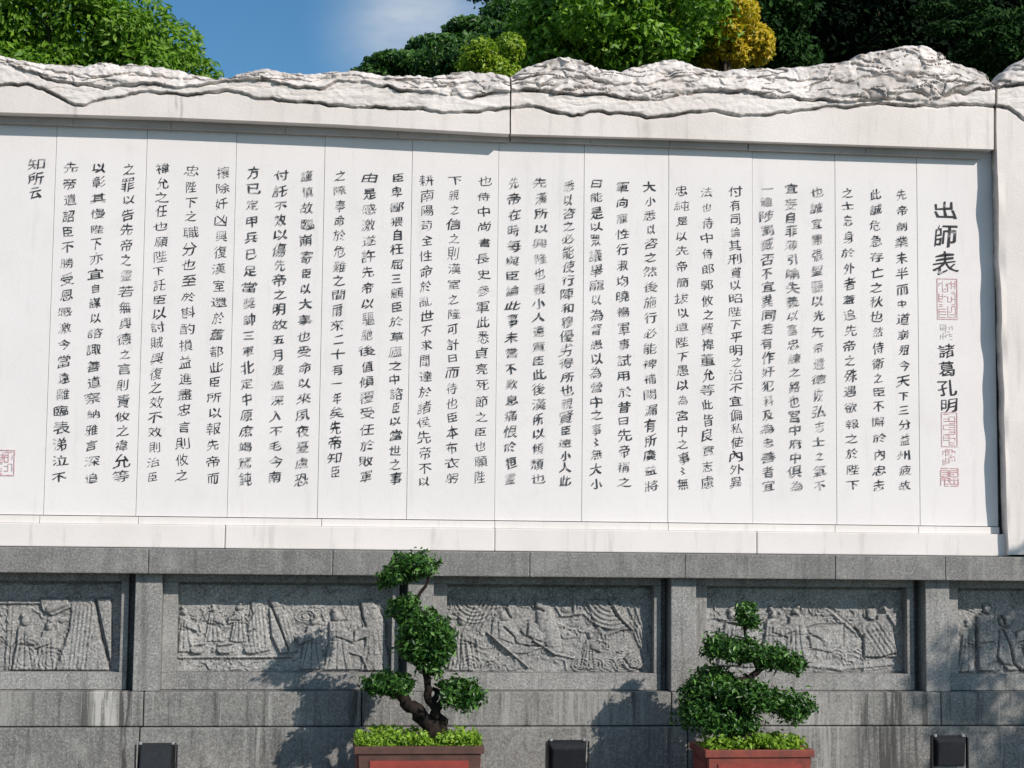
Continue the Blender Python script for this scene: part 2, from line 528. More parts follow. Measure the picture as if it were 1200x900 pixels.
LA = [(-160, 110), (-60, 105), (0, 101), (33, 97), (60, 108), (88, 123), (93, 123), (113, 119), (140, 113), (167, 107), (200, 109), (220, 112), (267, 107), (283, 108),
      (300, 115), (333, 118), (367, 121), (400, 123), (420, 127), (430, 125), (467, 127), (500, 129), (533, 132), (553, 130), (590, 127),
      (598, 127), (617, 123), (633, 125), (650, 131), (673, 135), (700, 131), (733, 133), (757, 137), (800, 133), (833, 129), (850, 131),
      (867, 137), (900, 134), (950, 127), (983, 125), (1033, 122), (1100, 124), (1133, 123), (1167, 124), (1180, 124), (1200, 140), (1250, 150), (1300, 140)]
LB = [(-160, 90), (-60, 82), (0, 74), (17, 77), (33, 84), (50, 90), (80, 97), (125, 103), (147, 101), (165, 98), (200, 103), (230, 101), (267, 97), (290, 94), (320, 96),
      (350, 103), (380, 104), (395, 94), (433, 97), (470, 106), (500, 109), (530, 112), (553, 115), (575, 110), (598, 107), (617, 105),
      (633, 107), (660, 110), (680, 111), (710, 112), (740, 117), (767, 118), (800, 110), (830, 107), (867, 108), (900, 113), (950, 117),
      (1000, 120), (1040, 117), (1090, 119), (1120, 110), (1150, 105), (1167, 103), (1175, 100), (1200, 99), (1300, 110)]
LC = [(-160, 75), (0, 70), (60, 84), (125, 92), (150, 86), (200, 92), (260, 92), (300, 89), (350, 92), (400, 88), (450, 93), (520, 98), (560, 95), (597, 98), (601, 90), (620, 92),
      (650, 78), (680, 84), (710, 97), (760, 100), (800, 88), (850, 90), (900, 91), (950, 93), (993, 97), (1013, 92), (1040, 86), (1053, 89), (1083, 91), (1117, 97),
      (1140, 101), (1167, 98), (1200, 90), (1300, 95)]
BOT = [(-160, 125.5), (0, 131.5), (200, 137.5), (400, 146), (598, 157), (800, 162.5), (1000, 169.5), (1165, 175), (1300, 180)]

def interp(T, x):
    T = np.array(T, float)
    return np.interp(x, T[:, 0], T[:, 1])

def rock_strip(name, px0, px1, yf, bottom=None, left_edge=None, dpx=1.25, rows=96, depth=0.30, seed=0):
    """a stone whose front is carved in overlapping rock strata"""
    n = int((px1 - px0) / dpx)
    u = np.linspace(0, 1, n)
    v = np.linspace(0, 1, rows)
    U, V = np.meshgrid(u, v)
    base_px = px0 + (px1 - px0) * U
    top = interp(TOP, base_px) + (fbm(base_px / 9, base_px * 0, 5 + seed, 4) - 0.5) * 4.5
    if bottom is None:
        bot = interp(BOT, base_px)
        vv = V
        py = bot + (top - bot) * vv
        px = base_px
    else:
        # tall stone: half of the rows are spent on the rocky head
        split = interp(LA, base_px) + 30
        py = np.where(V < 0.45, bottom + (split - bottom) * (V / 0.45), split + (top - split) * ((V - 0.45) / 0.55))
        lx = px0 + left_edge(py)
        px = lx + (px1 - lx) * U
    la = interp(LA, px) + (fbm(px / 11, px * 0 + 3, 1 + seed, 4) - 0.5) * 5
    lb = interp(LB, px) + (fbm(px / 13, px * 0 + 9, 2 + seed, 4) - 0.5) * 6
    lc = interp(LC, px) + (fbm(px / 10, px * 0 + 5, 4 + seed, 4) - 0.5) * 7
    rug = np.interp(px, [-160, 0, 60, 100, 150, 260, 300, 340, 400, 460, 520, 596, 602, 615, 700, 725, 760, 800, 870, 905, 945, 1000, 1165, 1300],
                    [.3, .3, .15, .4, .15, .15, .5, .4, .15, .2, .6, .35, .3, .8, .8, .3, .2, .45, .5, .15, .4, .8, .8, .7])
    in1 = sstep(la + 0.9, la - 0.9, py)
    in2 = sstep(lb + 0.9, lb - 0.9, py)
    in3 = sstep(lc + 1.0, lc - 1.0, py)
    tt = np.clip((lb - py) / np.maximum(lb - top, 4), 0, 1)
    wx = (fbm(px / 30, py / 22, 15 + seed, 3) - 0.5) * 34
    wy = (fbm(px / 34, py / 20, 16 + seed, 3) - 0.5) * 22
    lean = np.where(fbm(px / 90, py * 0, 33, 2) > 0.5, 0.9, -0.9)
    # broad tilted facets, then chisel strokes running down the slope
    fa = ridged((px + wx) / 58, (py + wy) / 24, 7 + seed, 2)
    rd = ridged((px + wx + lean * py) / 19, (py + wy) / 40, 8 + seed, 2)
    rd2 = ridged((px + wx) / 70 + 4, (py + wy * .6) / 13, 9 + seed, 3)
    nvA = vnoise((px + wx * 1.3 + lean * py * 1.2) / 21, (py + wy) / 26, 41 + seed)
    nvB = vnoise((px + wx) / 44, (py + wy * .8) / 12, 42 + seed)
    vein = np.maximum(sstep(.90, .985, 1 - np.abs(2 * nvA - 1)) * (0.25 + 0.75 * rug), 0.9 * sstep(.91, .985, 1 - np.abs(2 * nvB - 1)))
    nvC = vnoise((px + wx * 1.6) / 120, (py + wy * .9) / 10, 47 + seed)
    vein = np.maximum(vein, sstep(.93, .99, 1 - np.abs(2 * nvC - 1)) * 1.2)
    vein = vein * sstep(.34, .50, fbm(px / 26, py / 16, 43 + seed, 3))
    fine = fbm(px / 6, py / 5, 12 + seed, 3)
    f1, c1 = facets((px + wx * .6) / 30, (py + wy * .5 + lean * px * .25) / 13, 101 + seed)
    f2, c2 = facets((px + wx * .5) / 11, (py + wy * .5 - lean * px * .3) / 6.5, 201 + seed)
    D = 0.0015 * (fbm(px / 30, py / 20, 3, 3) - 0.5)
    D = D + in1 * (0.004 * f1 + 0.003 * f2) + in2 * ((0.006 + 0.030 * rug) * f1 + (0.002 + 0.011 * rug) * f2)
    D = D + in1 * (0.018 + 0.012 * (rd2 - 0.5) + 0.005 * (fine - 0.5) - 0.004 * vein)
    D = D + in2 * (0.016 + (0.022 + 0.018 * rug) * (fa - 0.55) + (0.006 + 0.016 * rug) * (rd - .5) + 0.018 * (rd2 - 0.5) + 0.007 * (fine - 0.5) - 0.018 * vein)
    D = D + in3 * (0.010 + 0.014 * rug * (rd2 - 0.45) + 0.004 * (fine - 0.5))
    D = D - in2 * 0.085 * tt ** 1.6
    for ln, dp in ((la, 0.024), (lb, 0.028), (lc, 0.014)):
        gate = sstep(0.30, 0.55, fbm(px / 35, ln * 0 + dp * 100, 44, 3))
        D = D - dp * (0.08 + 0.92 * gate) * np.exp(-((py - ln - 0.7) / (0.7 + 0.9 * vnoise(px / 17, ln * 0 + 3, 45))) ** 2)
    G = P(px, py, yf)
    G[..., 1] = yf - D
    # mould and painted undercut shade follow the worn strata lines in broken patches
    gr = 0
    for ln, w_, am in ((la, 2.0, 0.95), (lb, 2.2, 1.0), (lc, 1.6, 0.7)):
        br = sstep(0.40, 0.62, fbm(px / 22, ln * 0 + w_ * 7, 51, 4))
        gr = np.maximum(gr, am * br * np.exp(-((py - ln - 0.3) / w_) ** 2))
    patch = sstep(0.50, 0.68, fbm(px / 18, py / 9, 61 + seed, 4)) * in1 * (0.25 + 0.45 * rug)
    gr = np.maximum(gr, patch * sstep(0.55, 0.40, rd2) * 0.8)
    gr = np.maximum(gr, in2 * 0.75 * rug * sstep(.12, .02, c1) * sstep(.35, .55, fbm(px / 15, py / 10, 303, 3)))
    gr = np.maximum(gr, in2 * (0.20 + 0.30 * rug) * sstep(.40, .60, fbm(px / 24, py / 14, 304 + seed, 4)))
    gr = np.maximum(gr, in2 * (0.45 + 0.5 * rug) * vein)
    gr = np.maximum(gr, in2 * 0.38 * sstep(0.50, 0.30, rd) * (0.2 + 0.8 * rug))  # valleys between the chisel strokes darkened as painted shading
    run = 0
    for rx, rw, ra in ((88, 2.5, .55), (206, 1.2, .7), (213, 1.4, .75), (416, 4, .22), (330, 3, .12), (521, 5, .12), (676, 4, .25), (757, 6, .35), (705, 3, .15), (748, 2, .3), (877, 3, .12), (1019, 2, .12)):
        run = np.maximum(run, 0.8 * ra * np.exp(-((px - rx + 1.5 * (vnoise(py / 6, py * 0, int(rx)) - .5)) / rw) ** 2))
    run = run * (py > la) * sstep(0.2, 0.5, fbm(px / 4, py / 22, 72, 3) + 0.3 * np.exp(-np.maximum(py - la, 0) / 14))
    gr = np.maximum(gr, run)
    # wrap round: underside, top, back, ends
    def row(r, yy, dz=0.0):
        q = G[r].copy(); q[:, 1] = yy; q[:, 2] += dz; return q
    back = yf + depth
    rowsG = [row(0, back), row(0, back * 0.5 + G[0][:, 1] * 0.5)] + list(G)
    tp = G[-1]
    for f_, dz in ((0.25, 0.012), (0.55, -0.004), (1.0, -0.05)):
        q = tp.copy(); q[:, 1] = tp[:, 1] * (1 - f_) + back * f_
        q[:, 2] += dz + 0.03 * (fbm(q[:, 0] * 9, q[:, 1] * 20, 81, 3) - 0.5)
        rowsG.append(q)
    q = row(0, back); rowsG.append(q)
    A = np.stack(rowsG)
    g0 = np.zeros((2, n)); g1 = np.tile(gr[-1] * 0.6, (4, 1))
    g = np.vstack([g0, gr, g1])
    # end caps
    L = A[:, :1].copy(); L[:, :, 1] = np.minimum(back, L[:, :, 1] + 0.10)
    R_ = A[:, -1:].copy(); R_[:, :, 1] = np.minimum(back, R_[:, :, 1] + 0.10)
    A = np.concatenate([L, A, R_], 1)
    g = np.concatenate([g[:, :1] * 0 + 0.9, g, g[:, -1:] * 0 + 0.9], 1)
    me = gridmesh(name, A)
    at = me.attributes.new('grime_shade', 'FLOAT', 'POINT')
    at.data.foreach_set('value', g.astype(np.float32).ravel())
    try:
        me.set_sharp_from_angle(angle=math.radians(55))
    except Exception:
        pass
    return link(name, me, MARBLE_ROUGH, WALL)

rock_strip('crest_stone', -150, 597.2, -0.150, seed=0)
rock_strip('crest_stone', 599.0, 1164.6, -0.118, seed=3)
def pl_edge(py):
    return 1.5 + 14.0 * np.clip((py - 150) / 490.0, 0, 1) ** 1.1 + 1.2 * (vnoise(py / 23, py * 0, 5) - 0.5) * (py > 180)
pil = rock_strip('pillar_stone', 1166.3, 1290, -0.118, bottom=650, left_edge=pl_edge, rows=230, seed=6)
# the dressed left arris of the pillar stands in and out in shallow waves
me = pil.data
co = np.empty(len(me.vertices) * 3, np.float32); me.vertices.foreach_get('co', co); co = co.reshape(-1, 3)
xl = float(p1(1167, 300, -0.115)[0])
near = np.clip(1 - (co[:, 0] - xl) / 0.075, 0, 1) * (co[:, 1] < 0.0) * (co[:, 2] < Z0 + 2.5)
wav = 0.017 * np.sin(co[:, 2] * 9.2 + 0.7 + 1.2 * np.sin(co[:, 2] * 2.3)) + 0.006 * np.sin(co[:, 2] * 21 + 2.0)
co[:, 1] -= near * (wav + 0.0)
me.vertices.foreach_set('co', co.ravel())

# dirty strips tucked under the lintel, in front of the slab heads
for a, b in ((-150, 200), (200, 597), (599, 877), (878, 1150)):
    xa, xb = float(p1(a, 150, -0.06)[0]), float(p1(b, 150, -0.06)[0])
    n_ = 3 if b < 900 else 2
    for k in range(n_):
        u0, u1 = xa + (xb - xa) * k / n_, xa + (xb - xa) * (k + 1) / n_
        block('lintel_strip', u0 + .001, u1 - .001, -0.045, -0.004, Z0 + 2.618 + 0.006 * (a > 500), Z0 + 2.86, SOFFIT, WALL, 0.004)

# ------------------------------------------------------------------ calligraphy
GLY = {}
FC = bpy.data.curves.new('glyph_source', 'FONT')
FC.resolution_u = 2
FO = bpy.data.objects.new('glyph_source', FC)
COL.objects.link(FO)

def glyph(ch):
    if ch in GLY: return GLY[ch]
    FC.body = ch
    bpy.context.view_layer.update()
    ev = FO.evaluated_get(bpy.context.evaluated_depsgraph_get())
    me = ev.to_mesh()
    n = len(me.vertices)
    co = np.empty(n * 3, np.float32); me.vertices.foreach_get('co', co); co = co.reshape(-1, 3)[:, :2].astype(float)
    me.calc_loop_triangles()
    tr = np.empty(len(me.loop_triangles) * 3, np.int32); me.loop_triangles.foreach_get('vertices', tr); tr = tr.reshape(-1, 3)
    ev.to_mesh_clear()
    # weld duplicate points
    key = {}
    rm = np.zeros(n, int); out = []
    for i, c in enumerate(np.round(co, 4)):
        k = (c[0], c[1])
        if k not in key: key[k] = len(out); out.append(co[i])
        rm[i] = key[k]
    co = np.array(out); tr = rm[tr]
    a, b, c = co[tr[:, 0]], co[tr[:, 1]], co[tr[:, 2]]
    ar = (b[:, 0] - a[:, 0]) * (c[:, 1] - a[:, 1]) - (b[:, 1] - a[:, 1]) * (c[:, 0] - a[:, 0])
    tr = np.where((ar < 0)[:, None], tr[:, ::-1], tr)
    tr = tr[np.abs(ar) > 1e-9]
    E_ = {}
    for t in tr:
        for i in range(3):
            e = (int(t[i]), int(t[(i + 1) % 3]))
            if (e[1], e[0]) in E_: del E_[(e[1], e[0])]
            else: E_[e] = 1
    nrm = np.zeros_like(co)
    for (i, j) in E_:
        d = co[j] - co[i]; L = math.hypot(*d) + 1e-9
        nn = np.array([d[1], -d[0]]) / L
        nrm[i] += nn; nrm[j] += nn
    ln = np.linalg.norm(nrm, axis=1)[:, None] + 1e-9
    nrm /= np.maximum(ln, 0.6)
    co -= np.array([0.5, 0.38])
    GLY[ch] = (co, nrm, tr)
    return GLY[ch]

def write_char(ch, cx, cz, w, h, acc, weight=0.0, seed=0):
    co, nrm, tr = glyph(ch)
    weight = weight + (0.006 if len(co) < 45 else (-0.004 if len(co) < 95 else -0.010))
    r = np.random.default_rng(seed)
    x, y = co[:, 0].copy(), co[:, 1].copy()
    # brush modulation: strokes swell to the right and lower end, verticals heavier than horizontals
    sw = vnoise(x * 4.5 + seed * 3.1, y * 4.5 + seed, seed % 97) - 0.5
    off = weight + 0.010 * np.abs(nrm[:, 0]) - 0.010 * np.abs(nrm[:, 1]) + (0.056 if len(co) < 80 else 0.030) * sw + 0.018 * (x + 0.1 - y * 0.6)
    off = np.maximum(off, -0.029)
    x2 = x + nrm[:, 0] * off
    y2 = y + nrm[:, 1] * off
    # hand wobble, rising horizontals
    wx = vnoise(x * 2.6 + seed, y * 2.6, 3) - 0.5
    wy = vnoise(x * 2.6, y * 2.6 + seed, 5) - 0.5
    ws_ = 1.0 if len(co) < 80 else 0.6
    x2 = x2 + 0.13 * ws_ * wx + 0.06 * r.normal() * y2
    y2 = y2 + 0.12 * ws_ * wy + (0.15 + 0.05 * r.normal()) * x2
    # squeeze the square print proportions towards the loose written shape
    y2 = y2 * (1.0 - 0.18 * np.abs(x2))
    s1 = 1 + 0.10 * r.normal(); s2 = 1 + 0.09 * r.normal()
    V = np.stack([cx + x2 * w * s1, np.zeros_like(x2), cz + y2 * h * s2], -1)
    acc[1].append(tr + acc[2]); acc[0].append(V); acc[2] += len(V)

def text_run(text, xt, yt, xb, yb, size=0.112, mat=INK, hfac=None, weight=-0.011, seed0=0, name='text_column', label=None, yplane=-0.0035):
    acc = [[], [], 0]
    n = len(text)
    mid = None
    zs_ = abs(p1(xt, yt, yplane)[2] - p1(xb, yb, yplane)[2]) / max(n - 1, 1)
    small = {'一': .8, '二': .85, '三': .85, '小': .8, '人': .85, '以': .85, '之': .82, '下': .88, '不': .9, '也': .92, '中': .88, '臣': .82, '日': .66, '曰': .7, '云': .9, '士': .8, '四': .8, '〻': .55, '自': .8, '出': .9, '此': .85}
    # heavy characters take more room in the column than light ones
    wts = np.array([small.get(c, 1.0) if n > 3 else 1 for c in text]) ** 0.7
    wts = wts + 0.10 * (np.random.default_rng(seed0).random(n) - 0.5)
    cum = np.cumsum(wts) - wts / 2
    tt = (cum - cum[0]) / (cum[-1] - cum[0]) if n > 1 else np.zeros(1)
    h = size * 0.93 if hfac is None else hfac
    for i, ch in enumerate(text):
        px = xt + (xb - xt) * tt[i] + random.uniform(-1.0, 1.0); py = yt + (yb - yt) * tt[i]
        w = p1(px, py, yplane)
        k = small.get(ch, 1.0)
        write_char(ch, w[0], w[2], size * (0.5 + 0.5 * k) * random.uniform(.94, 1.07), min(h, zs_ * 0.93 if n > 1 else h) * (0.35 + 0.65 * k), acc, weight, seed0 * 131 + i * 7 + 1)
        mid = w if mid is None else mid
    V = np.concatenate(acc[0]); F = np.concatenate(acc[1])
    V[:, 1] = yplane
    F = F[:, ::-1] if False else F
    o = link(name, npmesh(name, V, F), mat, slab_of(mid[0]))
    if label: o['label'] = label
    return o

COLS = [
 ('先帝創業未半而中道崩殂今天下三分益州疲故', 1057, 228, 1061, 569, 0),
 ('此誠危急存亡之秋也然侍衛之臣不懈於內忠志', 1026, 228, 1031, 569, 0),
 ('之士忘身於外者蓋追先帝之殊遇欲報之於陛下', 994, 226, 999, 568, 0),
 ('也誠宜開張聖聽以光先帝遺德恢弘志士之氣不', 958, 225, 961, 569, 1),
 ('宜妄自菲薄引喻失義以塞忠諫之路也宮中府中俱為', 927, 221, 933, 569, 1),
 ('一體陟罰臧否不宜異同若有作奸犯科及為忠善者宜', 899, 221, 901, 569, 1),
 ('付有司論其刑賞以昭陛下平明之治不宜偏私使內外異', 862, 224, 863, 565, 0),
 ('法也侍中侍郎郭攸之費禕董允等此皆良實志慮', 829, 225, 830, 565, 0),
 ('忠純是以先帝簡拔以遺陛下愚以為宮中之事〻無', 799, 223, 801, 567, 0),
 ('大小悉以咨之然後施行必能裨補闕漏有所廣益將', 762, 219, 763, 569, 0),
 ('軍向寵性行淑均曉暢軍事試用於昔日先帝稱之', 730, 219, 732, 565, 0),
 ('曰能是以眾議舉寵以為督愚以為營中之事〻無大小', 699, 215, 699, 567, 0),
 ('悉以咨之必能使行陣和穆優劣得所也親賢臣遠小人此', 667, 218, 663, 563, 0),
 ('先漢所以興隆也親小人遠賢臣此後漢所以傾頹也', 634, 214, 630, 561, 0),
 ('先帝在時每與臣論此事未嘗不歎息痛恨於桓靈', 603, 214, 598, 561, 0),
 ('也侍中尚書長史參軍此悉貞亮死節之臣也願陛', 568, 212, 563, 559, 0),
 ('下親之信之則漢室之隆可計日而待也臣本布衣躬', 533, 211, 529, 560, 0),
 ('耕南陽苟全性命於亂世不求聞達於諸侯先帝不以', 501, 211, 497, 564, 0),
 ('臣卑鄙猥自枉屈三顧臣於草廬之中諮臣以當世之事', 466, 208, 463, 560, 0),
 ('由是感激遂許先帝以驅馳後值傾覆受任於敗軍', 433, 208, 429, 558, 0),
 ('之際奉命於危難之間爾來二十有一年矣先帝知臣', 399, 206, 393, 553, 0),
 ('謹慎故臨崩寄臣以大事也受命以來夙夜憂慮恐', 361, 206, 354, 562, 0),
 ('付託不效以傷先帝之明故五月渡瀘深入不毛今南', 330, 205, 323, 559, 0),
 ('方已定甲兵已足當獎帥三軍北定中原庶竭駑鈍', 297, 202, 287, 561, 0),
 ('攘除奸凶興復漢室還於舊都此臣所以報先帝而', 261, 202, 249, 560, 0),
 ('忠陛下之職分也至於斟酌損益進盡忠言則攸之', 225, 200, 214, 557, 0),
 ('禕允之任也願陛下託臣以討賊興復之效不效則治臣', 191, 197, 180, 559, 0),
 ('之罪以告先帝之靈若無興德之言則責攸之禕允等', 151, 198, 142, 558, 0),
 ('以彰其慢陛下亦宜自謀以諮諏善道察納雅言深追', 116, 196, 107, 560, 0),
 ('先帝遺詔臣不勝受恩感激今當遠離臨表涕泣不', 83, 196, 70, 559, 0),
]
for i, (t, a, b, c, d, fd) in enumerate(COLS):
    text_run(t, a, b, c, d, 0.093, INK_FADED if fd else INK, seed0=i + 1)
text_run('知所云', 44, 192, 42, 225, 0.118, seed0=77)
text_run('出師表', 1107, 246, 1109, 308, 0.175, INK, hfac=0.165, weight=0.006, seed0=90, name='title_lettering', label='three large black title characters')
text_run('諸葛孔明', 1109, 411, 1111, 475, 0.125, INK, hfac=0.125, weight=0.004, seed0=91, name='author_lettering', label='four black characters of the author name')

def seal(x0, y0, x1, y1, mat, seed, frame=True, rows=3, cols=2, thick=0.0055):
    r = random.Random(seed)
    a, b = p1(x0, y1, -0.0035), p1(x1, y0, -0.0035)
    X0, Z0_, X1, Z1 = a[0], a[2], b[0], b[2]
    bm = bmesh.new()
    lay = [0]
    def q(xa, za, xb, zb):
        y = -0.0035 - 0.00012 * (lay[0] % 7); lay[0] += 1
        bm.faces.new([bm.verts.new(v) for v in ((xa, y, za), (xb, y, za), (xb, y, zb), (xa, y, zb))])
    t = thick
    if frame:
        q(X0, Z0_, X1, Z0_ + t); q(X0, Z1 - t, X1, Z1); q(X0, Z0_ + t, X0 + t, Z1 - t); q(X1 - t, Z0_ + t, X1, Z1 - t)
    m = 0.010 if frame else 0.0
    cw, chh = (X1 - X0 - 2 * m) / cols, (Z1 - Z0_ - 2 * m) / rows
    for i in range(cols):
        for j in range(rows):
            cx0, cz0 = X0 + m + i * cw + cw * .08, Z0_ + m + j * chh + chh * .07
            w_, h_ = cw * .84, chh * .86
            k = 4
            for s in range(k + 1):                       # angular seal strokes
                zz = cz0 + h_ * s / k
                if r.random() < .8:
                    u0 = r.choice((0, 0, .5)); u1 = r.choice((1, 1, .5 if u0 == 0 else 1))
                    q(cx0 + w_ * u0, zz - t * .4, cx0 + w_ * u1, zz + t * .4)
            for s in range(3):
                xx = cx0 + w_ * s / 2
                if r.random() < .85:
                    v0 = r.choice((0, 0, .25, .5)); v1 = r.choice((1, 1, .75))
                    q(xx - t * .4, cz0 + h_ * v0, xx + t * .4, cz0 + h_ * v1)
    return bmobj('seal_mark', bm, mat, slab_of((X0 + X1) / 2))
seal(1098.5, 326.5, 1122, 374, SEAL_RED, 1, True, 3, 2)['label'] = 'upright red seal with three rows of characters below the title'
seal(1102, 380, 1117, 398, SEAL_PALE, 2, False, 2, 2)['label'] = 'worn pale square seal'
seal(1103.5, 483, 1122, 523.5, SEAL_RED, 3, True, 3, 1)['label'] = 'narrow red seal under the author name'
seal(1105, 526, 1120, 545, SEAL_RED, 4, False, 2, 2)['label'] = 'small red seal in the middle of the lower three'
seal(1102, 548, 1124, 570, SEAL_RED, 5, False, 2, 2, 0.0075)['label'] = 'lowest red seal'
seal(-9, 527, 18, 557, SEAL_RED, 6, True, 2, 2)['label'] = 'red square seal at the end of the text'
bpy.data.objects.remove(FO)

# ------------------------------------------------------------------ grey granite base with carved panels
BASE = thing('stone_base', 'grey granite base below the white wall with carved relief panels between pilasters', 'stone base')
YC, YP, YF, YR = -0.335, -0.255, -0.160, -0.068     # fronts: cornice, pilaster, frame, relief ground
YQ1, YQ2 = -0.285, -0.312                           # fronts: plinth courses
def xz(px, py, Y):
    q = p1(px, py, Y); return float(q[0]), float(q[2])
Z_CT, Z_CB = zs - 0.003, xz(560, 675.5, YC)[1]
Z_PB = xz(560, 811, YQ1)[1]
Z_Q1 = xz(560, 852, YQ2)[1]
block('base_core', -2.4, XR + 1.0, -0.05, 0.058, 0.0, Z_CT - 0.01, GRANITE, BASE, 0)
# cornice
cj = [-2.3] + [xz(q, 655, YC)[0] for q in (-20, 174, 390, 621, 803, 979, 1108)] + [7.5]
for i, (a, b) in enumerate(zip(cj[:-1], cj[1:])):
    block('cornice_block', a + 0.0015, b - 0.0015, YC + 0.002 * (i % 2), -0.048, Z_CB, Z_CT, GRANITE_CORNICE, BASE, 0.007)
# stepped band in the shadow below the cornice
pil_px = [(157, 189, 205), (479, 510, 525), (787, 816, 830), (1085, 1112, 1124)]
pils = []
for a, b, c in pil_px:
    xa, xb = xz(a, 745, YP)[0], xz(b, 745, YP)[0]
    pils.append((xa, xb))
per = (pils[3][0] - pils[0][0]) / 3
pw = sum(b - a for a, b in pils) / 4
pils = [(pils[0][0] + per * i, pils[0][0] + per * i + pw) for i in (-1, 0, 1, 2, 3, 4)]
for xa, xb in pils:
    block('pilaster', xa, xb, YP, -0.048, Z_PB + 0.002, Z_CB - 0.001, GRANITE, BASE, 0.006)
FW = 0.055                                          # visible frame strip
step_l, step_r, gap = 0.095, 0.048, 0.050
Z_FT = Z_CB - 0.062
panels = []
for (a0, b0), (a1, b1) in zip(pils[:-1], pils[1:]):
    x0, x1 = b0 + 0.001, a1 - gap
    # frame members: left jamb abuts pilaster, right jamb stands free of a recessed gap
    panels.append((x0 + step_l, x1 - step_r, Z_PB + 0.115, Z_CB - 0.075, x0, x1))

def draw_relief(fn, box, name):
    x0, x1, z0, z1 = box
    nx, nz_ = int((x1 - x0) / 0.0042), int((z1 - z0) / 0.0042)
    X, Z = np.meshgrid(np.linspace(x0, x1, nx), np.linspace(z0, z1, nz_))
    # photo coordinates of the grid, for placing the surveyed figures
    d = np.stack([X - CAM[0], 0 * X + YR - CAM[1], Z - CAM[2]], -1)
    dz = d @ CF
    px = 600 + FPX * (d @ CR) / dz
    py = 450 - FPX * (d @ CU) / dz
    H = np.zeros_like(px); G = np.zeros_like(px)
    ctx = {'px': px, 'py': py, 'H': H, 'G': G}
    fn(ctx)
    H = ctx['H']
    wxx = (fbm(px / 14, py / 12, 91, 3) - .5) * 26; wyy = (fbm(px / 13, py / 14, 92, 3) - .5) * 26
    sc = vnoise((px + wxx) / 9, (py + wyy) / 5.5, 93)
    scr = sstep(.62, .98, 1 - np.abs(2 * sc - 1)) * sstep(.38, .55, fbm(px / 22, py / 16, 94, 2))
    free = sstep(.012, .004, H)
    H = H * 1.3 + (0.008 * free + 0.003) * scr
    H = H + 0.0075 * (ridged(px / 7.5, py / 6.5, 23, 3) - 0.5) + 0.006 * (fbm(px / 2.2, py / 2.2, 29, 2) - 0.5)
    lo = H - 0.25 * (np.roll(H, 3, 0) + np.roll(H, -3, 0) + np.roll(H, 3, 1) + np.roll(H, -3, 1))
    ctx['G'] = np.maximum(ctx['G'], 0.55 * sstep(0.0012, 0.005, -lo) * sstep(.3, .6, fbm(px / 12, py / 10, 95, 3)))  # shade painted into the carved hollows, in broken patches
    edge = np.minimum(np.minimum(X - x0, x1 - X), np.minimum(Z - z0, z1 - Z))
    H = H * sstep(0, 0.012, edge)
    A = np.stack([X, YR - H, Z], -1)
    me = gridmesh(name, A)
    at = me.attributes.new('grime_shade', 'FLOAT', 'POINT')
    at.data.foreach_set('value', np.clip(ctx['G'], 0, 1).astype(np.float32).ravel())
    return me

def seg_dist(px, py, pts):
    D = np.full(px.shape, 1e9); Sg = np.zeros(px.shape)
    for (xa, ya), (xb, yb) in zip(pts[:-1], pts[1:]):
        dx, dy = xb - xa, yb - ya
        t = np.clip(((px - xa) * dx + (py - ya) * dy) / (dx * dx + dy * dy + 1e-9), 0, 1)
        d = np.hypot(px - xa - t * dx, py - ya - t * dy)
        m = d < D
        D = np.where(m, d, D)
        Sg = np.where(m, ((px - xa) * dy - (py - ya) * dx), Sg)
    return D, Sg
def ridge(c, pts, w, h):                            # raised cord
    D, _ = seg_dist(c['px'], c['py'], pts)
    c['H'] = c['H'] + h * np.clip(1 - (D / w) ** 2, 0, 1) ** 0.6
def groove(c, pts, w, h, g=0.7):                    # cut line, coloured dark
    D, _ = seg_dist(c['px'], c['py'], pts)
    c['H'] = c['H'] - h * np.exp(-(D / w) ** 2)
    c['G'] = np.maximum(c['G'], g * np.exp(-(D / (w * 0.8)) ** 2))
def dome(c, cx, cy, rx, ry, h, rot=0.0, flat=0.5):  # raised rounded mass
    dx, dy = c['px'] - cx, c['py'] - cy
    ca, sa = math.cos(rot), math.sin(rot)
    e = ((dx * ca + dy * sa) / rx) ** 2 + ((-dx * sa + dy * ca) / ry) ** 2
    c['H'] = np.maximum(c['H'], h * np.clip(1 - e, 0, 1) ** flat)
def poly(c, pts, h, soft=1.2):                      # raised shape with an outline
    px, py = c['px'], c['py']
    ins = np.zeros(px.shape, bool)
    n = len(pts)
    for i in range(n):
        (xa, ya), (xb, yb) = pts[i], pts[(i + 1) % n]
        if ya == yb: continue
        m = ((ya > py) != (yb > py)) & (px < (xb - xa) * (py - ya) / (yb - ya) + xa)
        ins ^= m
    D, _ = seg_dist(px, py, pts + [pts[0]])
    sd = np.where(ins, D, -D)
    c['H'] = np.maximum(c['H'], h * sstep(-0.2, soft, sd))
    c['G'] = np.maximum(c['G'], 0.45 * np.exp(-((sd + 0.5) / 0.7) ** 2) * (px < np.mean([p[0] for p in pts]) + 2))  # painted shade just outside the outline, on the side away from the sun
def arcs(c, cx, cy, r0, r1, step, a0, a1, h, sy=1.0):   # concentric drapery or cloud lines
    dx, dy = c['px'] - cx, (c['py'] - cy) / sy
    r = np.hypot(dx, dy); th = np.degrees(np.arctan2(dy, dx))
    m = sstep(r0 - 1, r0 + 1, r) * sstep(r1 + 1, r1 - 1, r) * ((th > a0) & (th < a1))
    c['H'] = c['H'] + m * h * (0.5 + 0.5 * np.cos(2 * math.pi * (r - r0) / step))
